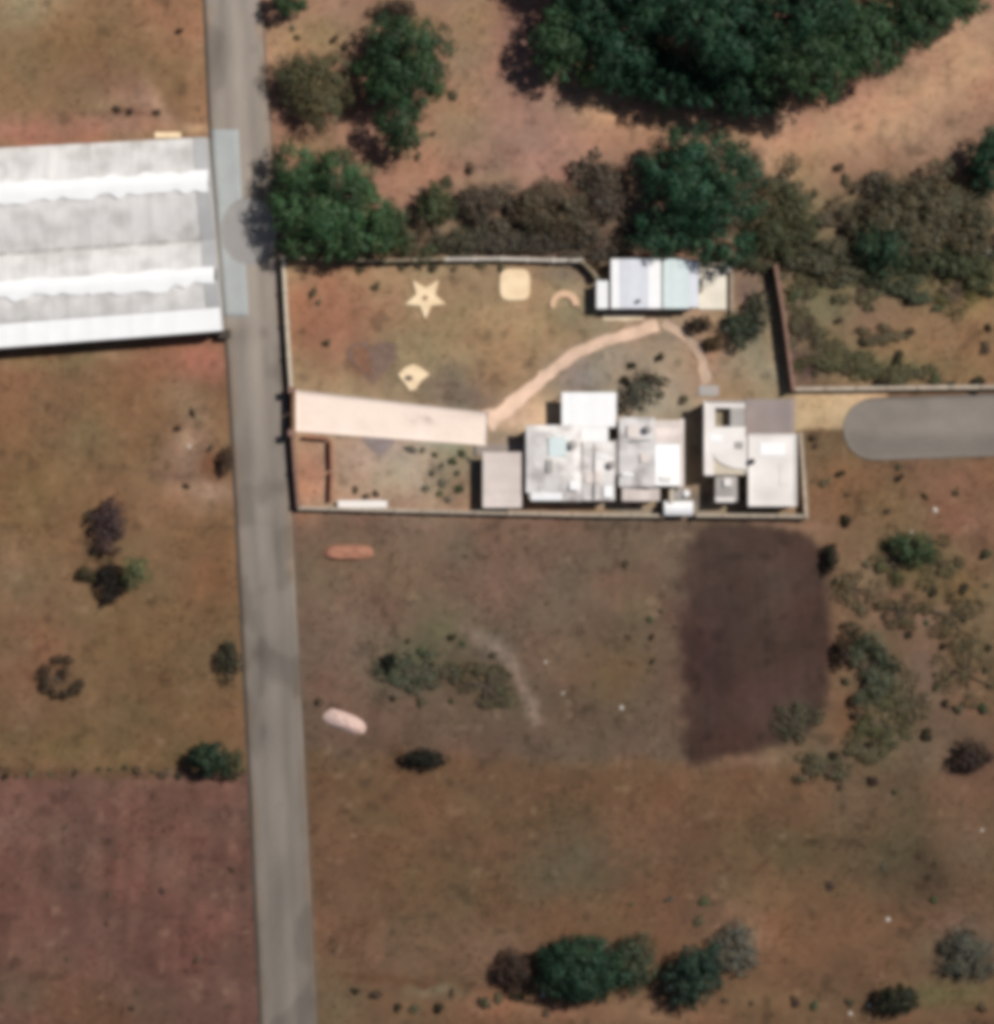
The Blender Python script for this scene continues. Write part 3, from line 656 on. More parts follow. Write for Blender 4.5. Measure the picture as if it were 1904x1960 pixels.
# west field
tree('purple_shrub', 'dusky purple-brown twiggy shrub in the west field', 'shrub', 208, 1005, lobed(6, 40, 58, 1.3, 1.0, 366), (0.085, 0.052, 0.050), leaf=0.24, dens=1.1)
tree('thin_tree', 'thin pale green tree casting a dark shadow in the west field', 'tree', 262, 1092, lobed(4, 30, 36, 2.6, 1.3, 367), (0.13, 0.155, 0.07), leaf=0.24, dens=1.1)
tree('shadow_shrub', 'near-black leaves put in as the shadow of the thin pale green tree', 'shrub', 212, 1112, lobed(4, 34, 42, 1.0, 0.8, 368), (0.022, 0.018, 0.014), leaf=0.24, dens=1.3)  # dark leaves stand in for the cast shadow of the thin tree
tree('olive_shrub', 'little olive shrub beside the shadow of the thin pale green tree', 'shrub', 168, 1098, lobed(3, 24, 17, 0.8, 0.6, 369), (0.07, 0.06, 0.03), leaf=0.2, dens=1.2)
ring = [(34 * math.cos(a), 32 * math.sin(a), 0.5, 9 + 6 * abs(math.sin(2 * a)), 10, 0.4) for a in (0.4, 0.9, 1.4, 1.9, 2.4, 2.8, 3.2, 3.6, 4.5, 5.0)] + [(8, -8, .7, 12, 10, .5)]
tree('ring_shrub', 'ring-shaped brown shrub with a bare middle in the west field', 'shrub', 120, 1295, ring, (0.065, 0.045, 0.028), leaf=0.2, dens=1.1, trunk_r=0.06)
tree('verge_bush', 'straggly dark bush on the road verge of the west field', 'bush', 440, 1262, lobed(5, 26, 44, 1.0, 0.8, 371), (0.065, 0.060, 0.036), leaf=0.24, dens=0.9)
tree('verge_tree', 'compact dark green tree by the road where hedge line ends', 'tree', 402, 1452, lobed(5, 44, 40, 2.0, 1.7, 372), (0.03, 0.055, 0.03), leaf=0.28, dens=2.2)
tree('verge_bush', 'olive bush between the compact dark green tree and road', 'bush', 447, 1462, lobed(4, 28, 32, 1.2, 1.0, 373), (0.085, 0.085, 0.042), leaf=0.24, dens=1.5)
tree('verge_bush', 'tall thin rust-brown bush on the road verge south of greenhouse', 'bush', 436, 880, lobed(4, 14, 34, 0.9, 0.7, 374), (0.10, 0.058, 0.035), leaf=0.2, dens=1.2)
# south side
tree('hedge_tree', 'big dark green tree in the southern hedgerow clump', 'tree', 1110, 1850, lobed(8, 96, 72, 3.2, 2.5, 375), (0.024, 0.056, 0.030), leaf=0.34, dens=2.0, var=0.5)
tree('brown_bush', 'dark maroon-brown bush at the west end of hedgerow clump', 'bush', 985, 1856, lobed(5, 42, 48, 1.5, 1.2, 376), (0.06, 0.036, 0.026), leaf=0.24, dens=1.5)
tree('hedge_bush', 'dull green bush at the east end of hedgerow clump', 'bush', 1212, 1848, lobed(6, 54, 60, 1.8, 1.5, 377), (0.06, 0.075, 0.042), leaf=0.28, dens=1.5)
tree('hedge_tree', 'separate dark green tree east of the hedgerow clump', 'tree', 1335, 1868, lobed(6, 60, 66, 2.6, 2.0, 378), (0.025, 0.05, 0.033), leaf=0.32, dens=1.9, var=0.5)
tree('grey_bush', 'pale grey-green bush beside the separate hedgerow tree', 'bush', 1408, 1820, lobed(6, 50, 60, 1.1, 0.9, 379), (0.16, 0.15, 0.115), leaf=0.26, dens=1.1, var=0.2)
tree('dark_tree', 'small near-black tree on the southern boundary with green grass beside', 'tree', 1722, 1914, lobed(5, 42, 36, 2.0, 1.5, 380), (0.030, 0.034, 0.018), leaf=0.26, dens=1.9)
tree('grey_bush', 'grey-green thorn bush in the far south-east', 'bush', 1852, 1826, lobed(6, 66, 52, 1.0, 0.8, 381), (0.12, 0.115, 0.085), leaf=0.26, dens=0.9, var=0.2)
tree('plot_bush', 'black-green bush on the south edge of the vacant plot', 'bush', 815, 1452, lobed(5, 46, 22, 1.2, 1.0, 382), (0.022, 0.022, 0.014), leaf=0.24, dens=1.8)
tree('brown_bush', 'dark brown bush in the east scrub', 'bush', 1860, 1448, lobed(5, 44, 34, 1.2, 1.0, 383), (0.06, 0.038, 0.028), leaf=0.24, dens=1.5)
tree('green_bush', 'fresh green bush in scrub beyond the tilled plot corner', 'bush', 1748, 1048, lobed(5, 48, 40, 1.3, 1.1, 384), (0.06, 0.09, 0.04), leaf=0.26, dens=1.4)
tree('field_hedge', 'grey-green scrub bush against the tilled plot edge', 'bush', 1662, 1290, ragged(12, 46, 66, 0.7, 0.6, 385), (0.105, 0.12, 0.075), leaf=0.24, dens=0.9)
tree('field_hedge', 'dark bush curling round the tilled plot corner', 'bush', 1592, 1068, lobed(4, 15, 36, 1.0, 0.9, 386), (0.03, 0.028, 0.016), leaf=0.22, dens=1.6)
tree('field_hedge', 'dark red-brown bush at the tilled plot edge', 'bush', 1612, 1250, lobed(4, 17, 34, 1.0, 0.9, 387), (0.04, 0.024, 0.014), leaf=0.22, dens=1.6)
tree('field_hedge', 'long dark green bush slanting away from the tilled plot', 'bush', 1665, 1235, [(-34, -30, .8, 18, 16, .7), (-14, -10, .8, 18, 16, .7), (10, 10, .8, 18, 16, .7), (34, 30, .8, 18, 15, .7), (54, 42, .7, 16, 12, .6)], (0.04, 0.045, 0.022), leaf=0.22, dens=1.4)
# the yard
tree('yard_shrub', 'dark rounded shrub in the court between the houses', 'shrub', 1242, 722, [(-16, 0, 1.0, 16, 11, .8), (6, 3, 1.1, 18, 12, .9), (26, 8, 1.0, 15, 10, .8)], (0.05, 0.048, 0.028), leaf=0.22, dens=1.5)
tree('yard_tree', 'sparse grey-green tree in the court beside the dark shrub', 'tree', 1228, 756, lobed(5, 38, 34, 1.6, 1.1, 388), (0.13, 0.125, 0.09), leaf=0.24, dens=0.8)
tree('yard_bush', 'brown bush below the cottage corner', 'bush', 1340, 622, lobed(4, 28, 20, 1.0, 0.8, 389), (0.06, 0.042, 0.026), leaf=0.22, dens=1.5)
tree('yard_bush', 'golden-brown bush beside the worn footpath', 'bush', 1366, 656, lobed(4, 20, 18, 0.8, 0.7, 390), (0.085, 0.056, 0.025), leaf=0.2, dens=1.5)
tree('yard_bush', 'green bush in the yard corner east of the cottage', 'bush', 1418, 632, lobed(5, 34, 46, 1.2, 1.0, 391), (0.055, 0.075, 0.045), leaf=0.24, dens=1.3)
tree('yard_bush', 'dull green bush against the dark east wall', 'bush', 1450, 600, lobed(5, 26, 50, 1.1, 0.9, 392), (0.075, 0.08, 0.052), leaf=0.24, dens=1.0)

BAND = 'scrub thickets in the band behind the north wall'
for i, (u, v, ru, rv, c) in enumerate([(880, 448, 60, 36, (0.12, 0.105, 0.066)), (955, 432, 50, 40, (0.13, 0.105, 0.075)), (1105, 455, 66, 34, (0.115, 0.092, 0.066)), (1165, 455, 50, 44, (0.10, 0.08, 0.06)), (980, 395, 40, 40, (0.14, 0.115, 0.08)), (790, 455, 46, 36, (0.09, 0.10, 0.05)), (1140, 330, 36, 40, (0.14, 0.11, 0.08))]):
    tree('scrub_thicket', 'dull brown scrub thicket in the band behind the north wall', 'bush', u, v, ragged(10, ru * 1.1, rv * 1.1, 0.8, 0.7, 600 + i), c, leaf=0.28, dens=1.0, group=BAND, var=0.22)
BAND = 'olive thickets north of the grassy corner'
for i, (u, v, ru, rv, c) in enumerate([(1440, 478, 60, 34, (0.075, 0.085, 0.045)), (1560, 462, 66, 44, (0.115, 0.105, 0.062)), (1625, 430, 60, 44, (0.125, 0.105, 0.068)), (1480, 350, 46, 50, (0.15, 0.135, 0.085)), (1520, 500, 54, 32, (0.10, 0.10, 0.058)), (1610, 505, 60, 28, (0.12, 0.115, 0.07)), (1860, 455, 56, 60, (0.10, 0.098, 0.058)), (1700, 360, 60, 40, (0.125, 0.105, 0.072)), (1850, 370, 50, 40, (0.11, 0.10, 0.062)), (1880, 530, 40, 44, (0.115, 0.12, 0.06)), (1730, 545, 70, 30, (0.10, 0.115, 0.066))]):
    tree('scrub_thicket', 'dull olive thicket in the scrub north-east of the yard', 'bush', u, v, ragged(12, ru * 1.1, rv * 1.1, 0.7, 0.6, 620 + i), c, leaf=0.28, dens=1.0, group=BAND, var=0.22)
BAND = 'ragged scrub beside the tilled plot'
for i, (u, v, ru, rv, c) in enumerate([(1640, 1130, 34, 36, (0.15, 0.13, 0.085)), (1702, 1320, 40, 44, (0.12, 0.125, 0.08)), (1690, 1390, 46, 36, (0.10, 0.11, 0.06)), (1660, 1440, 44, 26, (0.125, 0.12, 0.08)), (1745, 1345, 36, 44, (0.13, 0.115, 0.08)), (1790, 1075, 50, 34, (0.12, 0.115, 0.065)), (1712, 1075, 34, 30, (0.11, 0.115, 0.06)), (1820, 1180, 50, 30, (0.13, 0.11, 0.066)), (1720, 1170, 34, 24, (0.12, 0.10, 0.062)), (1850, 1290, 44, 50, (0.13, 0.115, 0.07)), (1525, 1385, 34, 40, (0.085, 0.088, 0.062)), (1570, 1470, 44, 22, (0.12, 0.115, 0.08))]):
    tree('scrub_patch', 'ragged low green-brown scrub beside the tilled plot', 'bush', u, v, ragged(12, ru * 1.2, rv * 1.2, 0.26, 0.24, 640 + i), tuple(np.array(c) * np.array((1.28, 1.14, 0.95))), leaf=0.20, dens=0.42, group=BAND, var=0.3)
BAND = 'low scrub in the grassy corner'
for i, (u, v, ru, rv, c) in enumerate([(1545, 560, 34, 30, (0.13, 0.13, 0.08)), (1570, 670, 50, 30, (0.115, 0.115, 0.07)), (1640, 700, 60, 22, (0.11, 0.12, 0.07)), (1740, 715, 60, 16, (0.12, 0.125, 0.075)), (1830, 560, 40, 40, (0.12, 0.125, 0.06)), (1660, 560, 40, 26, (0.13, 0.13, 0.085)), (1690, 640, 36, 16, (0.14, 0.125, 0.085)), (1540, 640, 24, 40, (0.115, 0.11, 0.075))]):
    tree('scrub_patch', 'low green scrub in the grassy corner behind the east wall', 'bush', u, v, ragged(12, ru * 1.2, rv * 1.2, 0.24, 0.22, 660 + i), tuple(np.array(c) * np.array((1.28, 1.14, 0.95))), leaf=0.20, dens=0.42, group=BAND, var=0.3)

tree('weed_clump', 'grey-green weed thicket in the middle of the vacant plot', 'bush', 800, 1278, ragged(16, 66, 40, 0.24, 0.22, 680), (0.12, 0.125, 0.078), leaf=0.24, dens=0.55, var=0.3)
tree('weed_clump', 'dark olive weed tangle inside the bend of the faint footpath', 'bush', 930, 1312, ragged(14, 64, 36, 0.16, 0.16, 681), (0.125, 0.105, 0.062), leaf=0.22, dens=0.35, var=0.3)
tree('dark_bush', 'small black-green bush at the edge of the weed thicket', 'bush', 748, 1266, lobed(4, 14, 20, 0.9, 0.8, 682), (0.02, 0.022, 0.014), leaf=0.2, dens=1.6)
# small bushes: a few meshes shared by many copies
def bush_mesh(name, seed, col, r0):
    r = np.random.default_rng(seed)
    lb = [(0, 0, r0 * 0.7, r0 * 0.7, r0 * 0.7, r0 * 0.6)] + [(math.cos(a) * r0 * .5, math.sin(a) * r0 * .5, r0 * .45, r0 * (.3 + .25 * r.random()), r0 * (.3 + .25 * r.random()), r0 * .4) for a in r.random(4) * 6.28]
    V, F, C = foliage(lb, seed, 0.17, 1.3, col, 0.35, 0.34, 0.3)
    return np_mesh(name, V, F, C)
BUSH = {k: [bush_mesh('small_bush', 500 + 10 * j + i, c, 0.62) for i in range(3)] for j, (k, c) in enumerate(dict(
    dark=(0.045, 0.040, 0.024), green=(0.10, 0.115, 0.06), olive=(0.15, 0.13, 0.078), brown=(0.13, 0.092, 0.062), grey=(0.19, 0.175, 0.135), maroon=(0.09, 0.056, 0.046)).items())}
def stem_mesh():
    mb = MB()
    for a in (0.3, 2.2, 4.1): mb.tube([(0, 0, -.05), (math.cos(a) * .1, math.sin(a) * .1, .22), (math.cos(a) * .24, math.sin(a) * .24, .42)], [.035, .025, .012], 4)
    return mb.mesh('stem')
STEM = stem_mesh()
def bush(u, v, kind, r_m, label, group, name='small_bush', ry=None):
    x, y = W(u, v)
    o = link(name, random.choice(BUSH[kind]), MAT['leaf_var'])
    k = r_m / 0.62
    o.location = (x, y, -0.08); o.rotation_euler = (0, 0, random.random() * 6.28); o.scale = (k * random.uniform(.7, 1.35), k * random.uniform(.6, 1.1), k * random.uniform(.45, 0.85))
    prop(o, label, 'bush', group)
    s = link('stem', STEM, MAT['bark'], o)
    return o
def zoomed(pts, x0, y0, sc):
    return [((x0 + a / sc) / 1.0446, (y0 + b / sc) / 1.0446) for a, b in pts]
east = zoomed([(950, 430), (1145, 325), (1280, 240), (1340, 320), (1500, 260), (1500, 470), (1540, 490), (1020, 1020), (1270, 1180), (1080, 1220), (1165, 1400), (1310, 1400), (950, 1470), (1720, 640), (1500, 670), (1250, 640), (1600, 810), (1720, 820), (1870, 820), (1860, 450), (1860, 250), (1690, 310), (1720, 460), (1860, 960), (1660, 970), (1120, 590), (1560, 1060), (1300, 1080), (1020, 60), (1210, 1280), (1500, 1340), (1690, 1180), (1840, 1180), (1110, 1290), (1390, 740), (1440, 1240), (1610, 1150)], 1350, 1020, 2.98)
for i, (u, v) in enumerate(east):
    k = ['dark', 'olive', 'green', 'brown', 'dark', 'olive'][i % 6]
    bush(u, v, k, 0.42 + 0.4 * random.random(), 'low scrub bush on the rough ground east of the tilled plot', 'scrub bushes east of the tilled plot')
ne = zoomed([(570, 590), (590, 715), (740, 845), (510, 860), (730, 500), (720, 550), (1010, 580), (1170, 640), (1200, 530), (1210, 480), (1030, 1010), (1160, 1060), (1260, 1100), (1460, 880), (1480, 760), (420, 380), (1050, 470), (1010, 780), (940, 945), (340, 980), (450, 1030), (640, 1020), (480, 470), (330, 560), (700, 1000), (1330, 1110), (850, 1080), (1490, 560)], 1480, 400, 2.97)
for i, (u, v) in enumerate(ne):
    bush(u, v, ['olive', 'brown', 'dark', 'green'][i % 4], 0.45 + 0.4 * random.random(), 'low scrub bush in the grassy plot behind the dark east wall', 'scrub bushes north of the lane')
bush(1870, 733, 'dark', 1.0, 'black-green bush at the lane wall in the north-east', None, 'lane_bush')
lane_s = zoomed([(640, 1750), (950, 1590), (945, 1650), (640, 1890), (430, 1410), (510, 1680), (1100, 1760), (450, 1460), (880, 1850), (1280, 1740), (600, 1620)], 1480, 400, 2.97)
for i, (u, v) in enumerate(lane_s):
    bush(u, v, ['brown', 'olive', 'dark', 'brown'][i % 4], 0.4 + 0.35 * random.random(), 'low brown bush on the red ground south of the lane', 'scrub bushes south of the lane')
south = zoomed([(1110, 190), (1280, 160), (380, 880), (410, 770), (235, 765), (310, 1030), (1560, 650), (1600, 580), (1720, 1150), (1630, 1010), (1840, 1330), (880, 1300), (1050, 60), (1390, 220), (1330, 600), (1780, 940), (1060, 700), (40, 790), (1590, 770)], 1250, 1500, 2.576)
for i, (u, v) in enumerate(south):
    bush(u, v, ['brown', 'maroon', 'olive', 'green', 'grey'][i % 5], 0.35 + 0.4 * random.random(), 'low bush in the open ground south of the tilled plot', 'scattered bushes in the south-east field')
for (u, v) in zoomed([(535, 1400), (625, 1405), (760, 1400), (830, 1320), (1340, 1430), (1010, 1370), (1640, 1360), (1180, 1345), (1080, 1350), (300, 1310), (420, 1330)], 600, 1500, 2.72):
    bush(u, v, random.choice(['dark', 'olive', 'brown']), 0.5 + 0.3 * random.random(), 'small dark bush along the southern hedgerow', 'bushes along the southern hedgerow')
for (u, v) in [(1440, 1920), (1520, 1912), (1560, 1925), (1390, 1915), (1630, 1918), (1880, 1925)]:
    bush(u, v, random.choice(['olive', 'brown', 'green']), 0.4 + 0.3 * random.random(), 'small dark bush along the southern hedgerow', 'bushes along the southern hedgerow')
for (u, v) in zoomed([(265, 645), (160, 650), (90, 660), (30, 665), (520, 620), (580, 622), (660, 610), (800, 635), (860, 650), (400, 640), (720, 630), (940, 660)], 0, 1300, 2.62):
    bush(u, v, random.choice(['olive', 'brown', 'dark']), 0.35 + 0.35 * random.random(), 'small bush on the hedge line between the west fields', 'bushes on the western hedge line')
for (u, v) in zoomed([(570, 1280), (350, 1620), (1035, 1620), (850, 1260), (1215, 1150), (560, 1430), (690, 1880), (980, 1680), (340, 930), (620, 1080)], 0, 1300, 2.62):
    bush(u, v, random.choice(['brown', 'maroon', 'olive']), 0.28 + 0.2 * random.random(), 'tiny weed clump in the reddish stubble field', 'weed clumps in the stubble field')
for (u, v) in zoomed([(490, 735), (505, 780), (640, 680), (690, 750), (830, 650), (515, 900), (640, 910), (780, 915), (1000, 870), (1050, 910), (970, 700), (900, 770), (580, 640), (780, 620)], 560, 1000, 2.267):
    bush(u, v, random.choice(['dark', 'olive', 'green', 'grey']), 0.35 + 0.4 * random.random(), 'weedy bush in the overgrown middle of the vacant plot', 'bushes in the middle of the vacant plot')
for (u, v) in zoomed([(1690, 730), (1680, 540), (1570, 290), (1730, 500), (1690, 620), (1580, 620), (1215, 465), (180, 910)], 560, 1000, 2.267):
    bush(u, v, random.choice(['olive', 'brown', 'green']), 0.3 + 0.35 * random.random(), 'weedy bush near the border of the vacant plot', 'bushes near the border of the vacant plot')
for (u, v) in [(370, 790), (357, 930), (404, 858), (216, 1015), (175, 985), (340, 820), (250, 215), (225, 210), (300, 215), (345, 60), (180, 1055)]:
    bush(u, v, random.choice(['brown', 'maroon', 'olive']), 0.35 + 0.3 * random.random(), 'small brown weed clump in the west fields', 'weed clumps in the west fields')
for (u, v) in [(900, 320), (800, 300), (870, 180), (660, 90), (640, 75), (1605, 320), (1560, 370), (1620, 345), (1180, 330), (855, 345), (830, 255), (560, 55), (570, 70), (1450, 300)]:
    bush(u, v, random.choice(['brown', 'olive', 'olive']), 0.4 + 0.35 * random.random(), 'small olive bush in the dry north field', 'small bushes in the north field')
for (u, v, k, r_) in [(1264, 684, 'dark', .6), (1211, 698, 'dark', .5), (1197, 729, 'dark', .6), (1266, 757, 'olive', .6), (1309, 767, 'olive', .7), (1216, 745, 'dark', .7)]:
    bush(u, v, k, r_, 'small clipped bush in the paved court between the houses', 'bushes in the court')
for (u, v) in [(610, 580), (628, 655), (600, 560), (645, 500), (690, 515), (730, 505), (770, 510), (800, 505), (830, 512), (870, 515), (920, 508), (960, 515), (720, 548)]:
    bush(u, v, random.choice(['olive', 'brown', 'olive']), 0.35 + 0.3 * random.random(), 'small bush inside the north wall of the yard', 'bushes inside the north wall')
for (u, v) in [(835, 870), (848, 890), (828, 905), (850, 925), (842, 945), (870, 880), (875, 905), (880, 935), (812, 862), (790, 858), (885, 868), (900, 880), (860, 955), (815, 935)]:
    bush(u, v, random.choice(['grey', 'green', 'grey']), 0.4 + 0.25 * random.random(), 'grey-green vegetable plant in the kitchen garden below the driveway', 'plants in the kitchen garden')
for (u, v) in [(700, 950), (720, 945), (680, 938), (735, 960)]:
    bush(u, v, 'brown', 0.4, 'withered brown plant in the bare end of the kitchen garden', 'withered plants in the kitchen garden')

# ------------------------------------------------------------------ dry grass over the open ground
KEEP_OUT = [[(ROAD_L[i][0] - 6, ROAD_L[i][1]) for i in range(len(ROAD_L))] + [(p[0] + 6, p[1]) for p in ROAD_R[::-1]],
            [(-400, 285), (405, 262), (435, 640), (-400, 700)], [(560, 740), (940, 784), (940, 860), (560, 832)], [(1330, 1005), (1600, 1005), (1610, 1300), (1500, 1450), (1290, 1450)],
            [(905, 745), (1320, 745), (1345, 990), (905, 990)], [(1340, 740), (1545, 740), (1550, 995), (1330, 995)], [(1135, 490), (1410, 490), (1410, 615), (1135, 615)], [(1600, 750), (2000, 745), (2000, 885), (1600, 890)]]
NT = 42000
tx = rng.uniform(-54, 54, NT); ty = rng.uniform(-55, 55, NT)
tu, tv = tx / S + 952, 980 - ty / S
ok = fbm(tx, ty, 3, 120, 3) + 0.25 * rng.random(NT) > 0.56
for P in KEEP_OUT: ok &= poly_sd(tu, tv, P) > 4
tx, ty = tx[ok], ty[ok]; n = len(tx)
tc = lin(ground_tone(tx, ty)) / KLIT * (0.95 + 0.25 * rng.random((n, 1))) * np.array([1.0, 1.03, 0.9])
Vs, Cs = [], []
for b in range(3):
    a = rng.random(n) * 6.283; h = 0.10 + 0.16 * rng.random(n); w = 0.05 + 0.06 * rng.random(n); ln = 0.10 + 0.16 * rng.random(n)
    dx, dy = np.cos(a), np.sin(a)
    bx, by = tx + rng.normal(size=n) * .05, ty + rng.normal(size=n) * .05
    z0 = np.full(n, -0.14)
    Vs.append(np.stack([np.stack([bx - dy * w, by + dx * w, z0], -1), np.stack([bx + dy * w, by - dx * w, z0], -1), np.stack([bx + dx * ln, by + dy * ln, z0 + h + .06], -1)], 1))
    Cs.append(np.repeat(tc[:, None], 3, 1))
Vg = np.concatenate(Vs).reshape(-1, 3); Cg = np.concatenate(Cs).reshape(-1, 3)
prop(link('dry_grass', np_mesh('dry_grass', Vg, np.arange(len(Vg)).reshape(-1, 3), Cg), MAT['grass']), 'short dry grass scattered over the open fields', 'grass', kind='stuff')

# ------------------------------------------------------------------ greenhouse
gh = empty('greenhouse', (*W(200, 480), 0)); prop(gh, 'long white plastic-covered greenhouse with two arched spans beside the road', 'greenhouse')
gx0, gy0 = W(200, 480)
e_top = lambda u: 287 - 0.052 * u
e_mid = lambda u: 492 - 0.072 * u
e_bot = lambda u: 668 - 0.077 * u
def u_end(v): return 399 + (v - 265) * 0.082
def arch_z(t, f, lo, hi):
    """height across a span, peak at fraction f"""
    q = np.where(t < f, t / f, (1 - t) / (1 - f))
    return lo + (hi - lo) * np.sin(np.clip(q, 0, 1) * math.pi / 2) ** 0.9
def gpt(u, t, span, dz=0.0):
    a, b = (e_top, e_mid) if span == 0 else (e_mid, e_bot)
    f = (0.42, 0.38)[span]
    vv_ = lerp(a(u), b(u), t)
    x, y = W(u, vv_)
    z = float(arch_z(np.array(min(t, 0.745) if span else t), f, 2.6, 4.5))
    if span and t > 0.745: z -= 0.22 * (t - 0.745) / 0.255
    return (x - gx0, y - gy0, z + dz)
bays = list(np.arange(-340, 401, 40.0))
def bay_u(k, v):          # the last bay stops along the road line
    return bays[k] if k < len(bays) - 1 else u_end(v) - 1
for span in (0, 1):
    f = (0.42, 0.38)[span]
    pieces = [(0.0, f - 0.07), (f + 0.07, 1.0 if span == 0 else 0.74)]
    a, b = (e_top, e_mid) if span == 0 else (e_mid, e_bot)
    for (t0, t1) in pieces + ([(0.745, 1.0)] if span else []):
        curtain = (t0 == 0.745)
        for k in range(len(bays) - 1):
            mb = MB(); T = np.linspace(t0, t1, 9); nn = 4
            for i, t in enumerate(T):
                vref = lerp(a(bays[k]), b(bays[k]), t)
                uu0, uu1 = bays[k] - 0.3, (bay_u(k + 1, vref)) + (0.3 if k < len(bays) - 2 else 0)
                for j in range(nn + 1):
                    s = j / nn
                    sag = -0.03 * math.sin(math.pi * s) + 0.03 * (random.random() - .5) + 0.006 * (k % 2)
                    mb.v.append(gpt(lerp(uu0, uu1, s), t, span, sag + (0.04 if curtain else 0)))
            for i in range(len(T) - 1):
                for j in range(nn):
                    q = i * (nn + 1) + j; mb.f.append((q + nn + 1, q + nn + 2, q + 1, q))
            mb.build('side_curtain' if curtain else 'film_panel', MAT['film_clean_glint'] if curtain else MAT['film'], gh, smooth=True)
            if k == len(bays) - 2 and not curtain:       # verge strip over the road end, shading painted in grey
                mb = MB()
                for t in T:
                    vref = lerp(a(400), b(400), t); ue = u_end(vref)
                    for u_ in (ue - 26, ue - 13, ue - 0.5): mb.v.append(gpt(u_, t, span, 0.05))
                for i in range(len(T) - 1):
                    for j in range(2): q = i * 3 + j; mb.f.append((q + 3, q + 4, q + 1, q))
                mb.build('verge_shade', MAT['film_shade'], gh, smooth=True)
    # ridge vent: raised strip, plastic glint put into its white and ragged hem
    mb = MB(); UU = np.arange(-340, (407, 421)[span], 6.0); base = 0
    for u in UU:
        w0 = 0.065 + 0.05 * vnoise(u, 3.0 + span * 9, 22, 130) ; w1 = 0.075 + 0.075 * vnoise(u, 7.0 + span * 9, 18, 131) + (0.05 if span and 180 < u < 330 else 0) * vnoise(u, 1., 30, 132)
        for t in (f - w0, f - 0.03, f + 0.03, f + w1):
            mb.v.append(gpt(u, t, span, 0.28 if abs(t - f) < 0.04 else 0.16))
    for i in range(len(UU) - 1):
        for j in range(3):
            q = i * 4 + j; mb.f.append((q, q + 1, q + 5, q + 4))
    mb.build('ridge_vent_glint', MAT['film_clean_glint'], gh, smooth=True)
    # hoops between the bays
    for k in range(len(bays)):
        mb = MB()
        pts = []
        for t in np.linspace(0, 1, 13):
            vref = lerp(a(bays[k]), b(bays[k]), t)
            pts.append(gpt(bay_u(k, vref), t, span, -0.06))
        mb.tube(pts, 0.04, 5); mb.build('hoop', MAT['steel'], gh)
    # end wall facing the road
    mb = MB(); T = np.linspace(0, 1, 15)
    for t in T:
        vref = lerp(a(400), b(400), t); p = gpt(u_end(vref) + 1, t, span, -0.03)
        mb.v += [(p[0], p[1], 0.0), (p[0] - 0.05, p[1], p[2])]
    for i in range(len(T) - 1): mb.f.append((2 * i, 2 * i + 2, 2 * i + 3, 2 * i + 1))
    mb.build('end_wall', MAT['film'], gh)
# gutter in the valley, verge aprons at the road end
mb = MB(); UU = np.arange(-340, 412, 20.0)
for u in UU:
    x, y = W(u, e_mid(u)); 
    for dy, z in ((0.28, 2.78), (0.14, 2.62), (-0.14, 2.62), (-0.28, 2.78)): mb.v.append((x - gx0, y - gy0 + dy, z))
for i in range(len(UU) - 1):
    for j in range(3): q = i * 4 + j; mb.f.append((q + 4, q + 5, q + 1, q))
mb.build('gutter', MAT['gutter'], gh)
for e in (e_top, e_mid, e_bot):
    for u in np.arange(-340, 401, 80.0):
        x, y = W(u, e(u)); MB().tube([(x - gx0, y - gy0, -0.1), (x - gx0, y - gy0, 2.62)], 0.06, 6).build('post', MAT['steel'], gh)
for e in (e_top, e_bot):      # long side walls
    mb = MB(); UU = np.arange(-340, 421, 20.0)
    for u in UU:
        u = min(u, u_end(e(u))); x, y = W(u, e(u)); mb.v += [(x - gx0, y - gy0, 0.0), (x - gx0, y - gy0, 2.6 if e is e_top else 3.55)]
    for i in range(len(UU) - 1): mb.f.append((2 * i, 2 * i + 2, 2 * i + 3, 2 * i + 1))
    mb.build('side_wall', MAT['film'], gh)
x0, y0 = W(432, 640)
g = MB().box(x0 - .5, x0 + .5, y0 - .35, y0 + .35, -.1, 1.1); g.prism([(x0 - .6, y0 - .45), (x0 + .6, y0 - .45), (x0 + .6, y0 + .45), (x0 - .6, y0 + .45)], 1.1, 1.2)
prop(g.build('valve_box', MAT['dark']), 'dark valve box at the south corner of the greenhouse', 'box')
x0, y0 = W(322, 258)
prop(MB().box(x0 - 1.3, x0 + 1.3, y0 - .3, y0 + .25, -.12, .12).build('plank_stack', MAT['stone_cream']), 'pale stack of planks lying along the greenhouse north side', 'planks')

# ------------------------------------------------------------------ walls of the compound
def wall(name, label, pts, h, w, mat, bay=3.2, coping=True, category='wall', pil=True):
    P = [Vector(W(*p)) for p in pts]
    root = empty(name, (P[0].x, P[0].y, -0.15)); prop(root, label, category)
    o = P[0]
    for i in range(len(P) - 1):
        a, b = P[i] - o, P[i + 1] - o
        L = (b - a).length; n = max(1, round(L / bay)); d = (b - a) / n
        for k in range(n):
            p, q = a + d * k, a + d * (k + 1); e = d.normalized() * 0.17
            hh = h + (random.random() - .5) * 0.06
            MB().beam(p + e, q - e, w, 0, hh + .15).build('wall_panel', MAT[mat], root)
            if coping:
                MB().beam(p + e, q - e, w + 0.10, hh + .153, hh + .23).build('coping', MAT[mat], root)
        for k in range(n + (1 if i == len(P) - 2 else 0)):
            p = a + d * k
            if pil: MB().box(p.x - .19, p.x + .19, p.y - .19, p.y + .19, 0, h + .34).build('pillar', MAT[mat], root)
    return root
wall('boundary_wall', 'cream stone wall along the road north of the brown gate', [(544, 494), (551, 620), (559, 744)], 1.15, .24, 'wall_cream')
wall('boundary_wall', 'red-brown wall along the road south of the brown gate', [(562, 832), (567, 900), (573, 966)], 1.2, .24, 'wall_red')
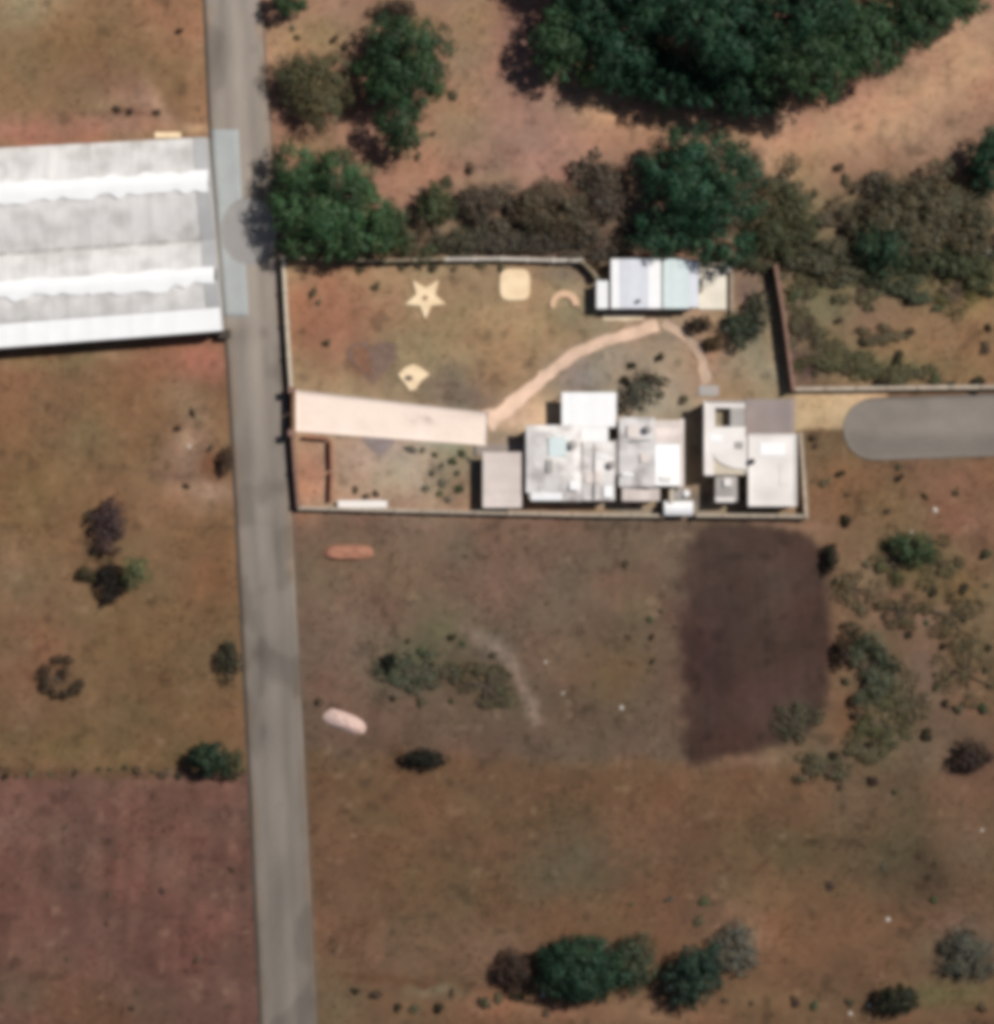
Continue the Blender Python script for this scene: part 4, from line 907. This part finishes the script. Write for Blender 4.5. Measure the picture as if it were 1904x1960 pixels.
wall('boundary_wall', 'mossy stone wall on the north side of the yard under the broad tree', [(548, 494), (632, 497), (740, 500), (850, 497)], 1.3, .22, 'wall_mossy', coping=False)
wall('boundary_wall', 'pale whitewashed wall on the north side of the lawn', [(856, 497), (960, 496), (1060, 499), (1112, 499)], 1.0, .18, 'wall_pale')
wall('boundary_wall', 'stone wall closing the yard behind the cottage', [(1116, 502), (1140, 528), (1144, 534)], 1.2, .22, 'wall_mossy', coping=False)
wall('boundary_wall', 'tall dark wall on the east side of the yard', [(1484, 512), (1499, 600), (1518, 744)], 1.7, .25, 'wall_red')
wall('boundary_wall', 'low stone wall on the north side of the lane', [(1524, 745), (1700, 743), (1880, 741), (2020, 740)], 0.8, .3, 'wall_stone')
wall('boundary_wall', 'long stone wall dividing the houses from the vacant plot', [(575, 972), (760, 977), (915, 981), (1100, 985), (1268, 987)], 0.9, .22, 'wall_stone')
wall('boundary_wall', 'beige boundary wall around the white-roofed house', [(1532, 832), (1538, 910), (1543, 988), (1440, 987), (1335, 986)], 1.1, .26, 'wall_stone')
wall('garden_wall', 'low red brick wall enclosing the red earth corner by the gate', [(580, 836), (634, 840), (636, 900), (634, 962)], 0.8, .22, 'brick', coping=False, pil=False)
# gate of the driveway
gt = empty('gate', (*W(561, 788), -0.1)); prop(gt, 'brown double-leaf metal gate at the head of the driveway', 'gate')
ox, oy = W(561, 788)
for k, (v0, v1) in enumerate(((750, 787), (789, 826))):
    xa, ya = W(561, v0); xb, yb = W(562, v1)
    lf = MB().box(-.03, .03, yb - oy, ya - oy, .2, 1.9).build('gate_leaf', MAT['gate'], gt)
    for z in (.2, 1.0, 1.86): MB().box(-.06, .06, yb - oy, ya - oy, z, z + .07).build('rail', MAT['gate'], lf)
    mb = MB().box(-.09, -.03, (yb - oy if k == 0 else ya - oy - .12), (yb - oy + .12 if k == 0 else ya - oy), 1.0, 1.25); mb.build('latch', MAT['steel'], lf)
for v in (747, 829):
    _, y = W(561, v); MB().box(-.28, .28, y - oy - .25, y - oy + .25, 0, 2.2).build('gate_pillar', MAT['wall_red'], gt)
    MB().box(-.36, .36, y - oy - .33, y - oy + .33, 2.203, 2.32).build('pillar_cap', MAT['wall_red'], gt)

# ------------------------------------------------------------------ lawn ornaments
def ornament(name, label, cat, pts, h, mat, holes=None):
    P = [Vector(W(*p)) for p in pts]
    c = sum(P, Vector((0, 0))) / len(P)
    o = MB().prism([(p.x - c.x, p.y - c.y) for p in P], 0, h + .12).build(name, MAT[mat]); o.location = (c.x, c.y, -0.12)
    bv = o.modifiers.new('edge', 'BEVEL'); bv.width = 0.05; bv.segments = 2; bv.limit_method = 'ANGLE'
    return prop(o, label, cat)
star = []
for k in range(10):
    a = math.pi / 2 + math.pi * k / 5; r_ = (42 if k % 2 == 0 else 19)
    star.append((815 + r_ * math.cos(a), 570 + r_ * math.sin(a)))
st = ornament('star_bed', 'cream stone star laid flat on the lawn', 'garden feature', star, 0.14, 'stone_cream')
o = MB().tube([(0, 0, .2), (0, 0, .44)], [.28, .2], 10).build('centre_pot', MAT['pot'], st)
rs = []
for k in range(40):
    a = 2 * math.pi * k / 40; c_, s_ = math.cos(a), math.sin(a)
    rs.append((986 + 29 * math.copysign(abs(c_) ** .5, c_), 545 + 30 * math.copysign(abs(s_) ** .5, s_)))
ornament('square_slab', 'cream rounded-square stone slab on the lawn near the north wall', 'garden feature', rs, 0.16, 'stone_cream')
arc = [(1081 + 28 * math.cos(a), 582 - 26 * math.sin(a)) for a in np.linspace(-.15, 3.5, 18)] + [(1080 + 16 * math.cos(a), 584 - 15 * math.sin(a)) for a in np.linspace(3.4, -.1, 18)]
ornament('arc_bench', 'pinkish horseshoe-shaped stone kerb on the lawn west of the cottage', 'garden feature', arc, 0.22, 'stone_pink')
dm = [(762, 717), (776, 703), (792, 697), (806, 704), (823, 717), (806, 730), (796, 746), (784, 748), (778, 738)]
d_o = ornament('diamond_bed', 'cream diamond-shaped stone bed on the lawn beside dark heart', 'garden feature', dm, 0.14, 'stone_cream')
cx, cy = W(783, 724); 
MB().prism([(cx - d_o.location.x + .36 * math.cos(a) * 1.2, cy - d_o.location.y + .30 * math.sin(a)) for a in np.linspace(0, 5.9, 12)], .2, .275).build('planting_hole', MAT['mulch'], d_o)
def heart(cx, cy, r_, rot=0):
    out = []
    for k in range(36):
        t = 2 * math.pi * k / 36
        x = 16 * math.sin(t) ** 3; y = 13 * math.cos(t) - 5 * math.cos(2 * t) - 2 * math.cos(3 * t) - math.cos(4 * t)
        w_ = 1 + 0.16 * (random.random() - .5); out.append((cx + w_ * x * r_ / 16, cy - w_ * y * r_ / 16))
    return out
hb = ornament('heart_bed', 'large dark heart-shaped planting bed on the lawn', 'flower bed', heart(714, 688, 48), 0.0, 'mulch')
hx, hy = W(694, 690)
MB().prism([(hx - hb.location.x + M(u), hy - hb.location.y - M(v)) for u, v in [(-22, -22), (-6, -30), (10, -24), (16, 4), (20, 34), (2, 22), (-14, 4)]], .05, .13).build('red_mulch', MAT['mulch_red'], hb)
ornament('heart_bed', 'small dark heart-shaped planting bed below the driveway', 'flower bed', heart(727, 848, 28), 0.0, 'mulch_grey')
def mound(name, label, cat, u, v, ru, rv, h, mat, rot, seed, power=2.2):
    n = 28; m = 12; mb = MB(); r = np.random.default_rng(seed)
    for i in range(m + 1):
        q = i / m
        for k in range(n):
            a = 2 * math.pi * k / n
            wob = 1 + 0.16 * (vnoise(3 * math.cos(a) + seed, 3 * math.sin(a), 1.2, seed) - .5)
            z = h * (1 - q ** power) * (1 + 0.35 * (vnoise(q * 4 * math.cos(a), q * 4 * math.sin(a), .7, seed + 1) - .5))
            c_, s_ = math.copysign(abs(math.cos(a)) ** .75, math.cos(a)), math.copysign(abs(math.sin(a)) ** .75, math.sin(a))
            mb.v.append((M(ru) * q * wob * c_, M(rv) * q * wob * s_, z))
    for i in range(m):
        for k in range(n): mb.f.append((i * n + k, i * n + n + k, i * n + n + (k + 1) % n, i * n + (k + 1) % n))
    o = mb.build(name, MAT[mat], smooth=True); x, y = W(u, v); o.location = (x, y, -0.12); o.rotation_euler = (0, 0, rot)
    return prop(o, label, cat)
mound('sand_heap', 'long pale pink heap of sand in the vacant plot near the road', 'sand heap', 661, 1381, 44, 18, 0.75, 'sand', -0.36, 140)
mound('earth_heap', 'flat-topped orange-red heap of earth in the vacant plot corner', 'earth heap', 668, 1058, 48, 17, 0.7, 'earth_red', 0.0, 142, 5)
ROCK = []
for i in range(3):
    r = np.random.default_rng(150 + i); mb = MB(); n = 9
    for z, q in ((-.1, 1.0), (.12, .95), (.26, .6), (.31, .15)):
        for k in range(n): a = 6.283 * k / n; w = q * .32 * (0.75 + .5 * r.random()); mb.v.append((w * math.cos(a), w * math.sin(a), z))
    for i_ in range(3):
        for k in range(n): mb.f.append((i_ * n + k, i_ * n + (k + 1) % n, i_ * n + n + (k + 1) % n, i_ * n + n + k))
    mb.f.append(tuple(range(3 * n, 4 * n))); ROCK.append(mb.mesh('boulder'))
for (u, v, k, lab) in [(1790, 976, 1.1, 'white boulder on the red ground south of the lane'), (1893, 486, 1.9, 'large white boulder east of the grey-brown thicket'), (1876, 490, .9, 'small white stone beside the large white boulder'),
                       (1045, 1268, .6, 'small pale stone in the middle of the vacant plot'), (1078, 1327, .6, None), (1190, 1355, .9, None), (1700, 1760, .9, 'white stone in the bare southern field'), (1628, 1940, .7, 'pale stone beside the southern hedgerow'),
                       (1745, 1018, .5, None), (1392, 630, 1.1, 'pale boulder beside the green bush east of the cottage'), (1664, 1925, .7, None), (1285, 1888, .9, 'pale stone under the hedgerow clump'), (1310, 1895, .6, None), (1040, 1905, .7, None), (1880, 1590, .7, 'pale stone at the eastern edge of the southern field'),
                       (1568, 548, .7, 'pale stone just east of the dark wall'), (362, 855, .7, 'pale stone in the trampled ground by the road')]:
    o = link('boulder', ROCK[int(u) % 3], MAT['rock']); x, y = W(u, v); o.location = (x, y, -.08); k *= .8; o.scale = (k, k * (.7 + .4 * random.random()), k); o.rotation_euler[2] = u
    prop(o, lab or 'small loose pale stone on bare brown ground', 'rock', None if lab else 'loose pale stones')

# ------------------------------------------------------------------ houses
class House:
    def __init__(s, name, label, u, v, cat='house'):
        s.o = Vector(W(u, v)); s.root = prop(empty(name, (s.o.x, s.o.y, -0.15)), label, cat)
    def rect(s, u0, v0, u1, v1):
        a = Vector(W(u0, v1)) - s.o; b = Vector(W(u1, v0)) - s.o
        return a.x, b.x, a.y, b.y
    def walls(s, u0, v0, u1, v1, h, mat='wall_cream', inset=3):
        x0, x1, y0, y1 = s.rect(u0 + inset, v0 + inset, u1 - inset, v1 - inset)
        return MB().box(x0, x1, y0, y1, 0, h).build('wall', MAT[mat], s.root)
    def sheets(s, u0, v0, u1, v1, z_of, mat, along='y', width=0.9, lip=0.04, name='roof'):
        """a roof of single corrugated sheets; z_of(fx, fy) gives the height over the rectangle (fractions)"""
        x0, x1, y0, y1 = s.rect(u0, v0, u1, v1)
        roof = MB().box(x0 + .12, x1 - .12, y0 + .12, y1 - .12, min(z_of(0, 0), z_of(1, 1), z_of(0, 1), z_of(1, 0)) - .16, min(z_of(0, 0), z_of(1, 1), z_of(0, 1), z_of(1, 0)) - .05).build(name, MAT['dark'], s.root)
        La, Lb = (x1 - x0, y1 - y0) if along == 'y' else (y1 - y0, x1 - x0)
        n = max(1, round(La / width)); w = La / n
        for i in range(n):
            mb = MB(); nc = 9; ns = 4
            dz = 0.012 * (i % 2) + random.random() * 0.01
            for j in range(nc):
                a = (i + j / (nc - 1) * 1.02) * w; a = min(a, La)
                for k in range(ns + 1):
                    b = Lb * k / ns
                    fx, fy = (a / La, b / Lb) if along == 'y' else (b / Lb, a / La)
                    z = z_of(fx, fy) + (0.022 if j % 2 else -0.022) + dz
                    mb.v.append((x0 + fx * (x1 - x0), y0 + fy * (y1 - y0), z))
            for j in range(nc - 1):
                for k in range(ns):
                    q = j * (ns + 1) + k
                    f = (q, q + ns + 1, q + ns + 2, q + 1)
                    mb.f.append(f if along == 'y' else f[::-1])
            mb.build('roof_sheet', MAT[mat], roof)
        return roof
    def slab(s, u0, v0, u1, v1, z, mat, name='roof', parapet=0.0, t=0.18, holes=()):
        x0, x1, y0, y1 = s.rect(u0, v0, u1, v1)
        r = MB().box(x0, x1, y0, y1, z, z + t).build(name, MAT[mat], s.root)
        if parapet:
            for q in ((x0, x1, y0, y0 + .18), (x0, x1, y1 - .18, y1), (x0, x0 + .18, y0 + .183, y1 - .183), (x1 - .18, x1, y0 + .183, y1 - .183)):
                MB().box(*q, z + t - .002, z + t + parapet).build('parapet', MAT[mat], r)
        return r
    def opening(s, side, u, v, w, z0, z1, kind):
        """door or window set in a wall; side in n s e w"""
        x, y = Vector(W(u, v)) - s.o
        d = .05
        def bx(w_, dep, a, b, name, mat, par):
            if side in 'ns': mb = MB().box(x - w_ / 2, x + w_ / 2, y - dep, y + dep, a, b)
            else: mb = MB().box(x - dep, x + dep, y - w_ / 2, y + w_ / 2, a, b)
            return mb.build(name, MAT[mat], par)
        if kind == 'door':
            dd = bx(w, .06, z0, z1, 'door', 'dark', s.root); bx(.08, .10, (z0 + z1) / 2 - .05, (z0 + z1) / 2 + .05, 'handle', 'steel', dd)
        else:
            wd = bx(w, .05, z0, z1, 'window', 'roof_white', s.root); bx(w - .16, .065, z0 + .08, z1 - .08, 'pane', 'glass', wd); bx(w + .16, .12, z0 - .08, z0 - .003, 'sill', 'wall_pale', wd)
    def box(s, name, u0, v0, u1, v1, z0, z1, mat, parent=None):
        x0, x1, y0, y1 = s.rect(u0, v0, u1, v1)
        return MB().box(x0, x1, y0, y1, z0, z1).build(name, MAT[mat], parent or s.root)
flat = lambda z, ax=0.0, ay=0.0: (lambda fx, fy: z + ax * fx + ay * fy)

# cottage with the lavender and mint roofs
H = House('cottage', 'cottage with side-by-side lavender and pale mint metal roofs', 1250, 545)
H.walls(1170, 500, 1334, 591, 2.3)
H.sheets(1169, 498, 1187, 592, flat(2.44, 0.10, .02), 'roof_white')
H.sheets(1187, 498, 1240, 592, flat(2.56, -0.05, .06), 'roof_lav')
H.sheets(1240, 498, 1264, 592, flat(2.50, 0.10, .02), 'roof_white')
H.box('valley_gutter', 1264, 499, 1268, 592, 2.35, 2.47, 'gutter')
H.sheets(1268, 498, 1318, 592, flat(2.56, -.04, .1), 'roof_mint')
H.sheets(1318, 500, 1336, 590, flat(2.48, .0, .06), 'roof_lav')
H.opening('s', 1215, 588.6, 1.0, .15, 2.1, 'door'); H.opening('s', 1190, 588.6, .9, 1.0, 1.9, 'w'); H.opening('s', 1290, 588.6, 1.2, 1.0, 1.9, 'w'); H.opening('w', 1172.6, 540, 1.0, 1.0, 1.9, 'w')
x, y = Vector(W(1222, 578)) - H.o
MB().tube([(x, y, 2.45), (x, y, 3.1)], [.2, .17], 8).build('chimney', MAT['dark'], H.root)
pat = House('patio', 'cream concrete patio with low wall beside the cottage', 1366, 548, 'patio')
pat.box('floor_slab', 1338, 511, 1391, 592, 0, .32, 'roof_cream')
pat.box('low_wall', 1336, 505, 1404, 509, 0, 1.1, 'wall_stone'); pat.box('low_wall', 1398, 509.2, 1403, 600, 0, .6, 'wall_stone')
pat.box('shelter_roof', 1388, 511, 1397, 522, 1.2, 1.35, 'slab_grey'); pat.box('shelter_wall', 1388.5, 512, 1396.5, 521, 0, 1.2, 'wall_stone')
cr = House('wood_crate_stack', 'dark stack of crates on the cream patio', 1341, 547, 'crates')
cr.box('crate', 1338, 534, 1345, 546, .3, 1.0, 'dark'); cr.box('crate', 1339, 547, 1345, 560, .3, .8, 'wall_mossy'); cr.box('crate', 1339, 536, 1344, 544, 1.003, 1.4, 'dark')
lt = House('store_shed', 'small white-roofed store against the cottage west wall', 1154, 566, 'shed')
lt.walls(1143, 540, 1164, 591, 1.9, inset=2); lt.sheets(1142, 539, 1164, 592, flat(2.0, .08, 0), 'roof_white', along='x'); lt.opening('w', 1145, 566, .8, .15, 1.7, 'door')

# grey-roofed main house
H = House('main_house', 'rambling grey sheet-roofed main house of joined blocks', 1150, 885)
H.walls(1010, 818, 1114, 957, 2.9)
def hip(fx, fy): return 3.0 + 0.85 * min(min(fx, 1 - fx) / 0.42, min(fy, 1 - fy) / 0.30, 1.0)
H.sheets(1007, 815, 1114, 943, hip, 'roof_grey', width=.85)
H.sheets(1016, 943, 1076, 958, flat(2.95, .0, .12), 'roof_white', along='y', name='verandah_roof')
H.sheets(1076, 943, 1114, 959, flat(2.9, .0, .1), 'roof_grey', along='y', name='verandah_roof')
H.walls(1114, 846, 1176, 956, 2.7); H.sheets(1115, 845, 1176, 958, flat(3.05, -.15, .22), 'roof_grey', along='x', width=.75)
H.walls(1186, 802, 1304, 930, 3.0)
def gable(fx, fy): return 3.05 + 0.8 * (1 - abs(fx - .56) / (.56 if fx < .56 else .44))
H.sheets(1184, 800, 1252, 932, lambda fx, fy: 3.05 + .75 * fx, 'roof_grey', along='x', width=.8)
H.sheets(1252.5, 806, 1300, 850, lambda fx, fy: 3.80 - .45 * fx, 'roof_pinkgrey', along='x', width=.8)
H.sheets(1252.5, 850.5, 1300, 930, lambda fx, fy: 3.74 - .45 * fx, 'roof_white', along='x', width=.8)  # white put in for the brightness of the sun-facing east slope
H.box('eave_gutter', 1300.5, 803, 1308, 932, 2.85, 3.1, 'roof_pinkgrey')
H.walls(1176, 846, 1186, 908, 2.6, inset=0); H.slab(1176.3, 842, 1183.6, 910, 2.65, 'slab_grey', 'link_roof')
H.walls(1188, 932, 1262, 957, 2.5); H.sheets(1190, 932.5, 1262, 959, flat(2.75, .0, .12), 'roof_pinkgrey', along='y')
H.box('gutter_strip', 1281, 932, 1289, 962, 0, 2.2, 'wall_cream')
H.box('back_room', 1290, 933, 1306, 956, 0, 1.9, 'slab_grey')
x, y = Vector(W(1312, 945)) - H.o
MB().tube([(x, y, 0), (x, y, 1.9), (x, y, 2.3)], [.42, .42, .2], 14).build('rain_tank', MAT['roof_white'], H.root)
H.opening('s', 1060, 955.0, 1.2, 1.0, 2.1, 'w'); H.opening('s', 1140, 954.4, 1.2, 1.0, 2.1, 'w'); H.opening('s', 1225, 955.4, 1.2, 1.0, 2.0, 'w'); H.opening('e', 1302, 860, 1.2, 1.0, 2.1, 'w'); H.opening('w', 1012, 880, 1.2, 1.0, 2.1, 'w'); H.opening('n', 1050, 820, 1.0, .15, 2.2, 'door'); H.opening('n', 1235, 804, 1.2, 1.0, 2.1, 'w')
# patched and rusted ribs lying across the roof
for (u0, v0, u1, v1, z, m_) in [(1145, 872, 1163, 878, 3.22, 'roof_white'), (1190, 905, 1212, 911, 3.36, 'roof_white'), (1130, 858, 1150, 862, 3.26, 'roof_pinkgrey'), (1225, 870, 1240, 886, 3.66, 'roof_pinkgrey'), (1262, 912, 1284, 921, 3.78, 'slab_white'), (1050, 838, 1084, 874, 3.86, 'roof_mint'), (1046, 880, 1058, 906, 3.87, 'slab_grey'), (1090, 920, 1108, 938, 3.4, 'roof_white'), (1200, 815, 1222, 838, 3.44, 'roof_pinkgrey'), (1120, 905, 1150, 925, 3.2, 'roof_pinkgrey'), (1155, 930, 1172, 952, 3.14, 'roof_white')]:
    H.box('patch_sheet', u0, v0, u1, v1, z, z + .06, m_)
for (u0, v0, u1, v1, z) in [(1136, 850, 1139, 955, 3.2), (1206, 842, 1248, 845, 3.6)]:
    H.box('roof_pipe', u0, v0, u1, v1, z, z + .14, 'gutter')
for (u, v, z, r_) in [(1096, 852, 3.5, .45), (1240, 822, 3.55, .4), (1170, 890, 2.9, .4)]:
    x, y = Vector(W(u, v)) - H.o
    MB().tube([(x, y, z), (x, y, z + .7), (x, y, z + .85)], [r_, r_, r_ * .4], 12).build('water_tank', MAT['slab_grey'], H.root)
cp = House('carport', 'bright white flat carport roof on the north side of the main house', 1127, 785, 'carport')
cp.sheets(1075, 752, 1179, 818, flat(2.5, .05, .12), 'roof_white', along='y')
for u in (1080, 1127, 1174):
    for v in (757, 813):
        x, y = Vector(W(u, v)) - cp.o; MB().tube([(x, y, 0), (x, y, 2.4)], .07, 6).build('post', MAT['steel'], cp.root)
pc = House('porch', 'small white porch roof joining carport and main house', 1138, 830, 'porch')
pc.sheets(1110, 818.5, 1164, 845, flat(2.42, .0, .05), 'roof_white', along='y')
for u in (1114, 1160):
    x, y = Vector(W(u, 838)) - pc.o; MB().tube([(x, y, 0), (x, y, 2.3)], .06, 6).build('post', MAT['steel'], pc.root)
an = House('annex', 'small annex with pinkish striped sheet roof west of the main house', 960, 920, 'outbuilding')
an.walls(928, 870, 996, 970, 2.0); an.sheets(925, 866, 999, 972, flat(2.15, .12, 0), 'roof_pinkgrey', along='x', width=.6)
an.opening('w', 930.5, 900, .9, .15, 1.9, 'door'); an.opening('w', 930.5, 945, .9, .9, 1.7, 'w')
ls = House('lean_to', 'rounded white lean-to roof at the main house south-east corner', 1298, 972, 'shed')
ls.walls(1274, 962, 1322, 984, 1.7); ls.sheets(1271, 959, 1326, 986, lambda fx, fy: 1.75 + .35 * math.sin(math.pi * min(max(fy, .0), 1)), 'roof_white', along='y', width=.7)
sd_ = House('water_trough', 'long white-rimmed trough against the vacant plot wall', 694, 965, 'trough')
sd_.box('trough_body', 650, 960, 740, 970, 0, .75, 'slab_white'); sd_.box('rim', 648, 958, 742, 972, .753, .83, 'slab_white')

# white-roofed east house
H = House('white_house', 'white flat-roofed house inside the beige boundary wall', 1440, 870)
# west wing round an open light well
H.walls(1348, 770, 1424, 782, 3.0, inset=1); H.walls(1348, 818, 1424, 910, 3.0, inset=1); H.walls(1348, 782, 1367, 818, 3.0, inset=1); H.walls(1396, 782, 1424, 818, 3.0, inset=1)
H.slab(1346, 768, 1424, 782, 3.05, 'slab_white'); H.slab(1346, 782.1, 1367, 818, 3.05, 'slab_white'); H.slab(1396, 782.1, 1424, 818, 3.05, 'slab_grey')
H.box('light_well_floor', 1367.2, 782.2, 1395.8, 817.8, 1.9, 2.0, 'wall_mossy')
H.slab(1346, 818.1, 1425, 868, 3.05, 'slab_white')
H.box('west_parapet', 1346, 768, 1349, 908, 3.232, 3.42, 'slab_white'); H.box('north_parapet', 1349.2, 768, 1424, 771, 3.232, 3.42, 'slab_grey')
# sloped step in the roof that casts the curved shade line
H.slab(1346, 868.1, 1364, 910, 3.0, 'slab_white'); 
H.box('lower_roof', 1364.1, 868.1, 1425, 910, 2.3, 2.5, 'slab_white')
MB().prism([tuple(Vector(W(*p)) - H.o) for p in [(1364.1, 868.1), (1366, 876), (1374, 885), (1388, 892), (1404, 897), (1425, 898), (1425, 868.1)]], 2.52, 3.20).build('roof_step', MAT['slab_white'], H.root)
H.walls(1370, 913, 1410, 958, 2.3, inset=1); H.slab(1368, 911, 1410, 960, 2.3, 'slab_grey'); H.box('roof_hatch', 1384, 916, 1398, 931, 2.485, 2.8, 'slab_white'); H.box('eave_strip', 1368, 952, 1404, 961, 2.485, 2.56, 'slab_white')
H.walls(1433, 833, 1520, 968, 3.0, inset=1); H.slab(1430, 832, 1522, 969, 3.05, 'slab_white', parapet=.12)
H.walls(1424.6, 836, 1433, 908, 2.9, inset=0); H.slab(1425.2, 836, 1429.8, 908, 2.95, 'slab_white')
x, y = Vector(W(1437, 884)) - H.o
MB().tube([(x, y, 3.2), (x, y, 3.75), (x, y, 3.9)], [.3, .3, .1], 12).build('roof_tank', MAT['tank'], H.root)
H.opening('e', 1519, 880, 1.3, 1.0, 2.2, 'w'); H.opening('s', 1475, 967, 1.3, 1.0, 2.2, 'w'); H.opening('n', 1470, 834, 1.0, .15, 2.2, 'door'); H.opening('w', 1349, 850, 1.2, 1.0, 2.2, 'w')
for (u0, v0, u1, v1, z, m_) in [(1452, 848, 1500, 872, 3.235, 'roof_white'), (1490, 890, 1512, 930, 3.235, 'slab_white'), (1356, 832, 1380, 846, 3.235, 'roof_white'), (1404, 846, 1420, 860, 3.235, 'slab_grey'), ]:
    H.box('roof_patch', u0, v0, u1, v1, z, z + .05, m_)
po = House('north_pad', 'small pale concrete pad north of the white house', 1360, 748, 'slab')
po.box('slab', 1338, 738, 1376, 758, 0, .22, 'slab_grey')
